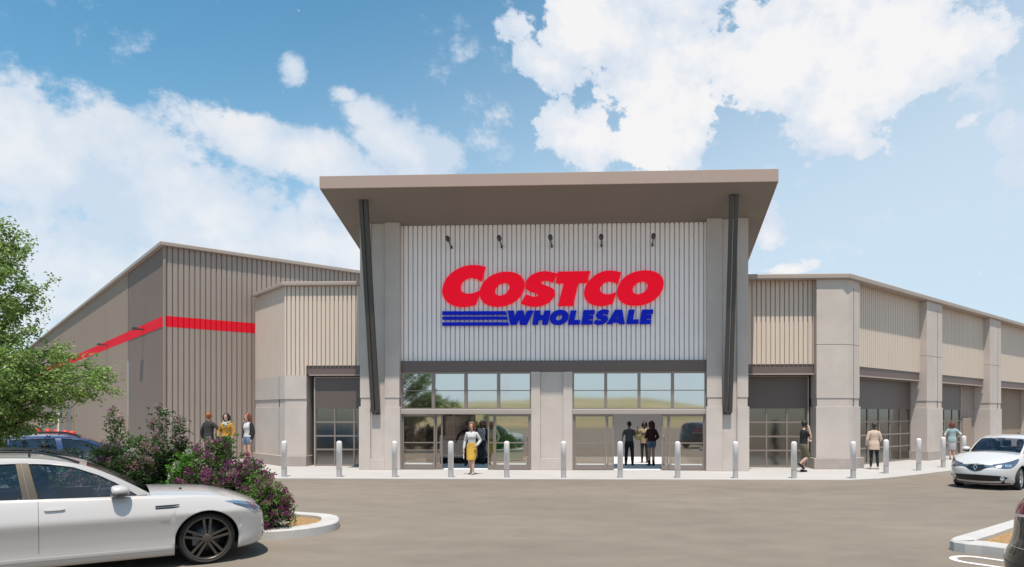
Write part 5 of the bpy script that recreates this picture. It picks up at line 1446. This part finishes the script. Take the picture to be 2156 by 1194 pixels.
# the three in the right doorway
person('man in grey T-shirt and dark jeans seen from behind in the right doorway', (*cw(1325, 27.4), .03), 82, 1.70, hair='black', top=('t_shirt', 'grey shirt', .62, .86), bottom=('trousers', 'dark jeans', 2),
       pose=dict(la=((-.07, .27, 1.15), (.03, .30, .93)), ra=((.0, -.25, 1.14), (.16, -.27, 1.12)), ll=((.02, .12, .50), (-.02, .135, .085), 8), rl=((.02, -.12, .50), (-.02, -.135, .085), -8)), group='people in the right doorway')
def bag(root, k, up, HM, P):
    b = MB(); b.box(.10, .24, -.36, -.12, .98, 1.18); simple(root, k, b, 'bag', CL['olive bag'], .02)
person('woman in tan jacket and black leggings facing out of the right doorway', (*cw(1357, 28.8), .03), 262, 1.70, True, hair='black', hair_len=.05, skin=SKIN_D, top=('top', 'tan jacket', 1, .9), bottom=('leggings', 'black cloth', 2), coat=('jacket', 'tan jacket', 1.9, .82, False), extra=bag,
       pose=dict(ra=((.03, -.33, 1.22), (.12, -.30, 1.42)), la=((.0, .24, 1.14), (.18, .12, 1.10)), ra_h=(0, .2, 1)), group='people in the right doorway')
person('woman in maroon jacket, denim shorts and black boots in the right doorway', (*cw(1372, 27.15), .03), 118, 1.73, True, hair='dark red', hair_len=.16, top=('top', 'purple hem', .5, .90), bottom=('shorts', 'denim', .30), coat=('jacket', 'maroon jacket', 1.9, .99, False), shoes='^black leather',
       pose=dict(la=((.02, .24, 1.14), (.20, .16, 1.10)), ra=((-.06, -.26, 1.14), (.08, -.23, 1.02)), ll=((.03, .09, .50), (.03, .09, .085), 10), rl=((.03, -.085, .50), (-.03, -.07, .085), -10)), group='people in the right doorway')
# right-hand pavement
def phone(root, k, up, HM, P):
    b = MB(HM); b.box(-.03, .035, -.112, -.100, -.085, .055); simple(root, k, b, 'phone', M['black'])
person('man in black polo shirt and olive shorts walking with a phone at his ear', (6.72, 24.55, .02), 12, 1.76, hair='black', top=('polo_shirt', 'black cloth', .7, .88), bottom=('shorts', 'olive shorts', .92), shoes='black cloth', extra=phone,
       pose=dict(ll=((.14, .09, .52), (.02, .085, .085), 2), rl=((.13, -.09, .53), (-.16, -.09, .30), -2), rl_d=-.8, ra=((.14, -.23, 1.20), (.10, -.16, 1.50)), ra_h=(-.1, .3, 1), ra_n=(-.3, 1, 0), la=((.06, .24, 1.15), (.24, .20, 1.10)), lean=(.06, 0), nod=12))
person('person in beige coat and black leggings seen from behind by the glazed bay', (9.66, 25.95, .02), 78, 1.69, True, hair='brown', hair_len=0, skin=SKIN_D, top=('top', 'beige coat', 1, .9), bottom=('leggings', 'black cloth', 1.85), coat=('coat', 'beige coat', 1.9, .74, False), shoes='sand shoe',
       pose=dict(ra=((.02, -.24, 1.14), (.18, -.20, 1.04)), la=((-.02, .24, 1.14), (.05, .25, .90)), ll=((.03, .10, .50), (-.02, .12, .085), 8), rl=((.02, -.11, .50), (-.02, -.13, .085), -12)))
person('woman in teal jacket and pale skirt seen from behind with red hair, hand on hip', (15.25, 31.8, .02), 70, 1.66, True, hair='auburn', hair_len=.05, top=('top', 'pale sleeve', 1.5, .95), bottom=('skirt', 'light skirt', .46), coat=('jacket', 'teal jacket', .55, .86, False), shoes='brown boots',
       pose=dict(ra=((-.06, -.36, 1.20), (.06, -.22, 1.02)), la=((-.04, .30, 1.16), (.06, .26, .98)), ll=((.02, .08, .50), (-.02, .08, .085), 2), rl=((.03, -.07, .50), (.03, -.07, .085), -2)))
# two people in the hatchback
hM = Matrix.Translation(hat.location) @ Matrix.Rotation(hat.rotation_euler.z, 4, 'Z')
for sg, lab, tp, hr_, fem in ((1, 'driver in dark top behind the windscreen of the white hatchback', 'navy jacket', 'brown', False), (-1, 'passenger in red top behind the windscreen of the white hatchback', 'red coat', 'auburn', True)):
    p = hM @ Vector((-1.23, sg * .35, -.42))
    seat_pose = dict(ll=((.42, .12, .93), (.66, .12, .60), 0), rl=((.42, -.12, .93), (.66, -.12, .60), 0), lean=(-.28, 0), head=(.04, 0))
    if sg > 0: seat_pose.update(la=((.12, .25, 1.14), (.36, .16, 1.26)), ra=((.12, -.25, 1.14), (.36, -.16, 1.26)))
    else: seat_pose.update(la=((.08, .23, 1.10), (.28, .12, 1.00)), ra=((.08, -.23, 1.10), (.28, -.12, 1.00)))
    person(lab, p, math.degrees(hat.rotation_euler.z), 1.70, fem, hair=hr_, hair_len=.08 if fem else 0, top=('jumper', tp, 2, .88), bottom=('trousers', 'dark jeans', 2), pose=seat_pose)
# ------------------------------------------------------------------ planting
def leaf_mat(name, c1, c2, trans=(0.2, 0.3, 0.04), scale=9, rough=0.45, tmix=.35):
    m = bpy.data.materials.new(name); m.use_nodes = True
    nt = m.node_tree; N = nt.nodes; L = nt.links; b = N['Principled BSDF']
    g = N.new('ShaderNodeNewGeometry'); 
    tc = N.new('ShaderNodeTexCoord'); nz = N.new('ShaderNodeTexNoise'); nz.inputs['Scale'].default_value = scale; nz.inputs['Detail'].default_value = 2
    L.new(tc.outputs['Object'], nz.inputs['Vector'])
    ad = N.new('ShaderNodeMath'); ad.operation = 'MULTIPLY_ADD'; L.new(g.outputs['Random Per Island'], ad.inputs[0]); ad.inputs[1].default_value = .55
    sb = N.new('ShaderNodeMath'); sb.operation = 'MULTIPLY_ADD'; L.new(nz.outputs['Fac'], sb.inputs[0]); sb.inputs[1].default_value = 1.3; sb.inputs[2].default_value = -.42
    L.new(sb.outputs[0], ad.inputs[2])
    mx = N.new('ShaderNodeMixRGB'); mx.inputs[1].default_value = (*c1, 1); mx.inputs[2].default_value = (*c2, 1); mx.use_clamp = True
    cl = N.new('ShaderNodeClamp'); L.new(ad.outputs[0], cl.inputs[0]); L.new(cl.outputs[0], mx.inputs[0])
    L.new(mx.outputs[0], b.inputs['Base Color']); b.inputs['Roughness'].default_value = rough; b.inputs['Specular IOR Level'].default_value = .35
    t = N.new('ShaderNodeBsdfTranslucent'); mt = N.new('ShaderNodeMixRGB'); mt.blend_type = 'MIX'; mt.inputs[0].default_value = .6
    L.new(mx.outputs[0], mt.inputs[1]); mt.inputs[2].default_value = (*trans, 1); L.new(mt.outputs[0], t.inputs['Color'])
    ms = N.new('ShaderNodeMixShader'); ms.inputs[0].default_value = tmix; L.new(b.outputs[0], ms.inputs[1]); L.new(t.outputs[0], ms.inputs[2])
    L.new(ms.outputs[0], N['Material Output'].inputs['Surface'])
    return m
LF = {'tree': leaf_mat('light tree leaves', (0.055, 0.125, 0.022), (0.40, 0.51, 0.17), (0.30, 0.48, 0.08)),
      'dark': leaf_mat('dark shrub leaves', (0.018, 0.042, 0.012), (0.075, 0.14, 0.03), (0.08, 0.17, 0.025)),
      'mid': leaf_mat('mid green shrub leaves', (0.028, 0.07, 0.014), (0.115, 0.22, 0.04), (0.12, 0.27, 0.035)),
      'bright': leaf_mat('bright shrub leaves', (0.042, 0.12, 0.014), (0.15, 0.31, 0.045), (0.15, 0.38, 0.04)),
      'bluish': leaf_mat('blue green shrub leaves', (0.010, 0.028, 0.016), (0.035, 0.07, 0.035), (0.04, 0.10, 0.04))}
FL = {'purple': leaf_mat('purple blossom', (0.12, 0.015, 0.07), (0.42, 0.12, 0.27), (0.36, 0.06, 0.22), 14, .6),
      'pink': leaf_mat('pale pink blossom', (0.28, 0.13, 0.15), (0.55, 0.36, 0.36), (0.5, 0.25, 0.28), 14, .6),
      'mauve': leaf_mat('dusky blossom', (0.22, 0.13, 0.135), (0.52, 0.38, 0.38), (0.3, 0.18, 0.18), 14, .6),
      'white': leaf_mat('cream blossom', (0.45, 0.42, 0.33), (0.62, 0.60, 0.52), (0.5, 0.5, 0.4), 14, .6)}
BARK = mat('bark', (0.085, 0.06, 0.042), 0.9, var=.4, scale=8, bump=.8, bscale=30, stretch=(1, 1, .3))
TWIG = mat('twig', (0.07, 0.05, 0.025), 0.9, var=.3, scale=20)

class Leaves:
    def __init__(s, rng): s.v, s.f, s.r = [], [], rng
    def leaf(s, p, d, l, w, droop=.0):
        r = s.r
        d = Vector(d).normalized()
        a = Vector((r.gauss(0, 1), r.gauss(0, 1), r.gauss(0, 1)))
        sd = d.cross(a)
        if sd.length < 1e-4: sd = d.orthogonal()
        sd.normalize(); n = sd.cross(d)
        p = Vector(p); q = len(s.v)
        s.v += [tuple(p), tuple(p + d * l * .5 + sd * w * .5 + n * w * .18), tuple(p + d * l - Vector((0, 0, droop * l))), tuple(p + d * l * .5 - sd * w * .5 + n * w * .18)]
        s.f.append((q, q + 1, q + 2, q + 3))
    def build(s, name, m, parent):
        me = bpy.data.meshes.new(name); me.from_pydata(s.v, [], s.f); me.materials.append(m); me.update()
        o = bpy.data.objects.new(name, me); COL.objects.link(o); o.parent = parent
        return o

def shrub(label, loc, rx, ry, h, leaf, flowers, n=70, seed=1, ll=.075, lw=.032, fprob=.6, clusters=56, tall=(), group='flowering shrubs in the left bed'):
    r = random.Random(seed)
    root = empty('flowering_shrub', loc, 0, label, 'shrub', group)
    L_ = Leaves(r); F = {k: Leaves(r) for k in flowers}; st = MB()
    for i in range(n):
        a = r.uniform(0, 2 * math.pi); rad = math.sqrt(r.random())
        hz = h * (1 - .62 * rad ** 2.2) * r.uniform(.72, 1.04)
        if i < len(tall): tx, ty, tz = tall[i]; end = Vector((tx, ty, tz)); rad = .5
        else: end = Vector((rx * rad * math.cos(a), ry * rad * math.sin(a), hz))
        if rad > .75 and r.random() < .6: end.z *= r.uniform(.35, .9)
        b = Vector((end.x * .18 + r.gauss(0, .03), end.y * .18 + r.gauss(0, .03), 0))
        c1 = b.lerp(end, .5) + Vector((end.x * .06, end.y * .06, h * .14 + r.gauss(0, .05)))
        pts = [((1 - t) ** 2) * b + 2 * t * (1 - t) * c1 + t * t * end for t in [k / 9.0 for k in range(10)]]
        st.tube(pts, [.011 - .0085 * k / 9 for k in range(10)], 5, caps=False)
        ln = (end - b).length; m_ = int(14 + ln * 46)
        for k in range(m_):
            t = 1 - (r.random() ** 1.25) * .82
            x = t * 9; i0 = min(8, int(x)); p = pts[i0].lerp(pts[i0 + 1], x - i0); tg = (pts[i0 + 1] - pts[i0]).normalized()
            side = Vector((r.gauss(0, 1), r.gauss(0, 1), r.gauss(0, .7)))
            sz = r.uniform(.6, 1.2)
            p = p + side * .018
            L_.leaf(p, side * .8 + tg * .75 + Vector((0, 0, .15)), ll * sz, lw * sz, .12)
            if r.random() < .35:      # side sprig
                q = p + (side.normalized() + tg * .6) * r.uniform(.05, .13)
                for _ in range(4): L_.leaf(q, Vector((r.gauss(0, 1), r.gauss(0, 1), r.gauss(.3, .8))), ll * sz * .9, lw * sz * .9, .12)
        if r.random() < fprob and flowers:
            ks = list(flowers); key = r.choices(ks, [flowers[q] for q in ks])[0]
            tg = (pts[9] - pts[7]).normalized(); ln_ = r.uniform(.09, .19)
            for k in range(clusters):
                t = r.random(); rr = .045 * (1 - t * .65)
                o = Vector((r.gauss(0, rr), r.gauss(0, rr), r.gauss(0, rr * .6)))
                F[key].leaf(end + tg * (ln_ * t - .05) + o, o + Vector((0, 0, .02)) + tg * .02, r.uniform(.026, .046), r.uniform(.02, .034))
            for _ in range(2):
                if r.random() < .6:
                    q = pts[r.choice((5, 6, 7))] + Vector((r.gauss(0, .07), r.gauss(0, .07), r.gauss(.04, .06)))
                    for k in range(clusters // 2):
                        o = Vector((r.gauss(0, .035), r.gauss(0, .035), r.gauss(0, .03))); F[key].leaf(q + o, o, r.uniform(.02, .036), r.uniform(.016, .028))
    L_.build('foliage', LF[leaf], root); st.build('stems', TWIG, root)
    for k in F:
        if F[k].f: F[k].build('blossom', FL[k], root)
    return root

GZ = .10
shrub('tall loose shrub with dusky pink and cream blossom behind the windscreen of the white estate', (*cw(268, 12.7), GZ), .85, .7, 1.62, 'mid', {'mauve': 3, 'pink': 2, 'white': 1}, 95, 11, fprob=.8, tall=[(-.28, 0, 1.98), (-.2, .1, 1.75), (-.32, 0, 1.8)])
shrub('tallest dark shrub with grey pink blossom in front of the grey wall corner', (*cw(335, 12.35), GZ), .68, .62, 1.72, 'dark', {'mauve': 4, 'pink': 2, 'white': 1}, 95, 12, fprob=.8, tall=[(.0, 0, 2.02), (.05, .1, 1.9), (.36, 0, 1.8), (.40, .05, 1.7)])
shrub('green shrub with small pink flowers standing in front of the man in the suit', (*cw(447, 12.2), GZ), .72, .6, 1.36, 'mid', {'pink': 3, 'white': 1, 'purple': 2}, 95, 13, fprob=.7, tall=[(.28, 0, 1.52)])
shrub('wide dark shrub with purple blossom behind the bonnet of the white estate', (*cw(432, 11.75), GZ), .72, .45, .98, 'dark', {'purple': 5, 'pink': 1}, 80, 14, fprob=.9)
shrub('purple flowering shrub in front of the woman in denim shorts', (*cw(515, 11.85), GZ), .62, .55, 1.10, 'dark', {'purple': 5, 'pink': 1}, 85, 15, fprob=.9)
shrub('bright green shrub with some purple flowers near the rounded kerb end', (*cw(556, 11.5), GZ), .36, .30, .92, 'bright', {'purple': 4, 'pink': 2}, 70, 16, fprob=.7)
shrub('smallest purple flowering shrub nearest the rounded kerb end', (*cw(572, 11.55), GZ), .32, .30, .58, 'dark', {'purple': 6, 'white': 1}, 40, 17, fprob=1.0, tall=[(.22, 0, .58), (.25, .05, .36)])
shrub('narrow bright green shrub between the pale and the purple flowering shrubs', (*cw(388, 11.8), GZ), .27, .24, 1.25, 'bright', {'white': 1}, 50, 18, fprob=.12)
shrub('low dark shrub with cream and pink flowers in front of the navy car', (*cw(165, 12.3), GZ), .72, .6, 1.30, 'mid', {'pink': 4, 'white': 2, 'purple': 2}, 85, 19, fprob=.8)
shrub('blue green shrub with few white flowers under the tree beside the navy car', (*cw(62, 12.2), GZ), .75, .6, 1.40, 'bluish', {'white': 2, 'pink': 1}, 85, 20, fprob=.35)
shrub('dense blue green shrub under the tree cut by the picture edge', (*cw(-25, 12.4), GZ), .80, .6, 1.50, 'bluish', {'white': 1}, 80, 21, fprob=.25)

def tree():
    r = random.Random(5)
    root = empty('broadleaf_tree', (*cw(-175, 12.2), GZ), 0, 'light green broadleaf tree reaching in over the parked cars', 'tree')
    o = root.location
    tips = [(12, 486, 12.0), (34, 497, 12.1), (25, 528, 12.2), (48, 541, 12.0), (5, 575, 11.6), (50, 600, 12.1), (88, 612, 12.1), (70, 645, 12.4), (30, 640, 11.8), (95, 690, 12.4), (45, 700, 11.6), (60, 745, 11.6),
            (105, 735, 12.3), (150, 742, 12.3), (195, 765, 12.1), (238, 786, 11.9), (225, 812, 11.8), (180, 800, 11.6), (150, 790, 12.2), (120, 815, 12.4), (165, 838, 12.0), (75, 812, 12.0), (20, 790, 11.2), (5, 690, 12.2), (0, 740, 11.4),
            (50, 868, 12.4), (88, 872, 12.2), (118, 868, 12.3), (10, 900, 12.0), (55, 905, 12.6), (15, 850, 11.6), (30, 905, 12.3), (-40, 500, 12.0), (-110, 440, 12.2), (-190, 420, 12), (-280, 450, 12), (-360, 540, 12.3), (-400, 640, 11.9), (-330, 740, 12), (-240, 560, 11.2), (-240, 560, 13.3),
            (-120, 560, 11.0), (-120, 560, 13.4), (-60, 620, 11.3), (-70, 720, 12.8), (-140, 760, 11.4), (-50, 820, 11.7), (-200, 680, 13.6), (-250, 820, 12.2), (-60, 560, 12.6), (-20, 620, 12.9), (-30, 880, 12.2), (100, 775, 11.9), (40, 770, 12.4), (200, 782, 12.3)]
    T = []
    for u, v, d in tips:
        x, y = cw(u, d); T.append(Vector((x - o.x, y - o.y, 2 + (874 - v) / 1466.0 * d - GZ)))
    tr = MB(); tr.tube([(0, 0, -.15), (.02, 0, .5), (.0, .03, 1.1), (.05, .0, 1.7), (.0, -.03, 2.3), (-.05, 0, 3.0), (.02, .02, 3.8)], [.17, .13, .115, .10, .085, .06, .03], 12)
    tr.build('trunk', BARK, root)
    L_ = Leaves(r); br = MB()
    for t in T:
        z0 = max(1.0, min(3.4, t.z * .62 - .1)); b = Vector((.02, 0, z0)); mid = b.lerp(t, .55) + Vector((0, 0, .16 + r.gauss(0, .08)))
        pts = [((1 - q) ** 2) * b + 2 * q * (1 - q) * mid + q * q * t for q in [k / 8.0 for k in range(9)]]
        br.tube(pts, [.034 - .029 * k / 8 for k in range(9)], 6, caps=False)
        outw = (t - b).normalized()
        for j in range(17):
            q = r.uniform(.38, 1); x = q * 8; i0 = min(7, int(x)); p = pts[i0].lerp(pts[i0 + 1], x - i0)
            e = p + (outw * .6 + Vector((r.gauss(0, .8), r.gauss(0, .8), r.gauss(-.05, .5)))).normalized() * r.uniform(.16, .42)
            br.tube([p, p.lerp(e, .5) + Vector((0, 0, .02)), e], [.007, .005, .002], 4, caps=False)
            for k in range(r.randint(44, 66)):
                s_ = r.uniform(.1, 1.1); c = p.lerp(e, s_) + Vector((r.gauss(0, .055), r.gauss(0, .055), r.gauss(0, .045)))
                L_.leaf(c, Vector((r.gauss(0, 1), r.gauss(0, 1), r.gauss(-.1, .5))), r.uniform(.04, .068), r.uniform(.028, .046), .15)
    br.build('branches', BARK, root); L_.build('crown', LF['tree'], root)
tree()
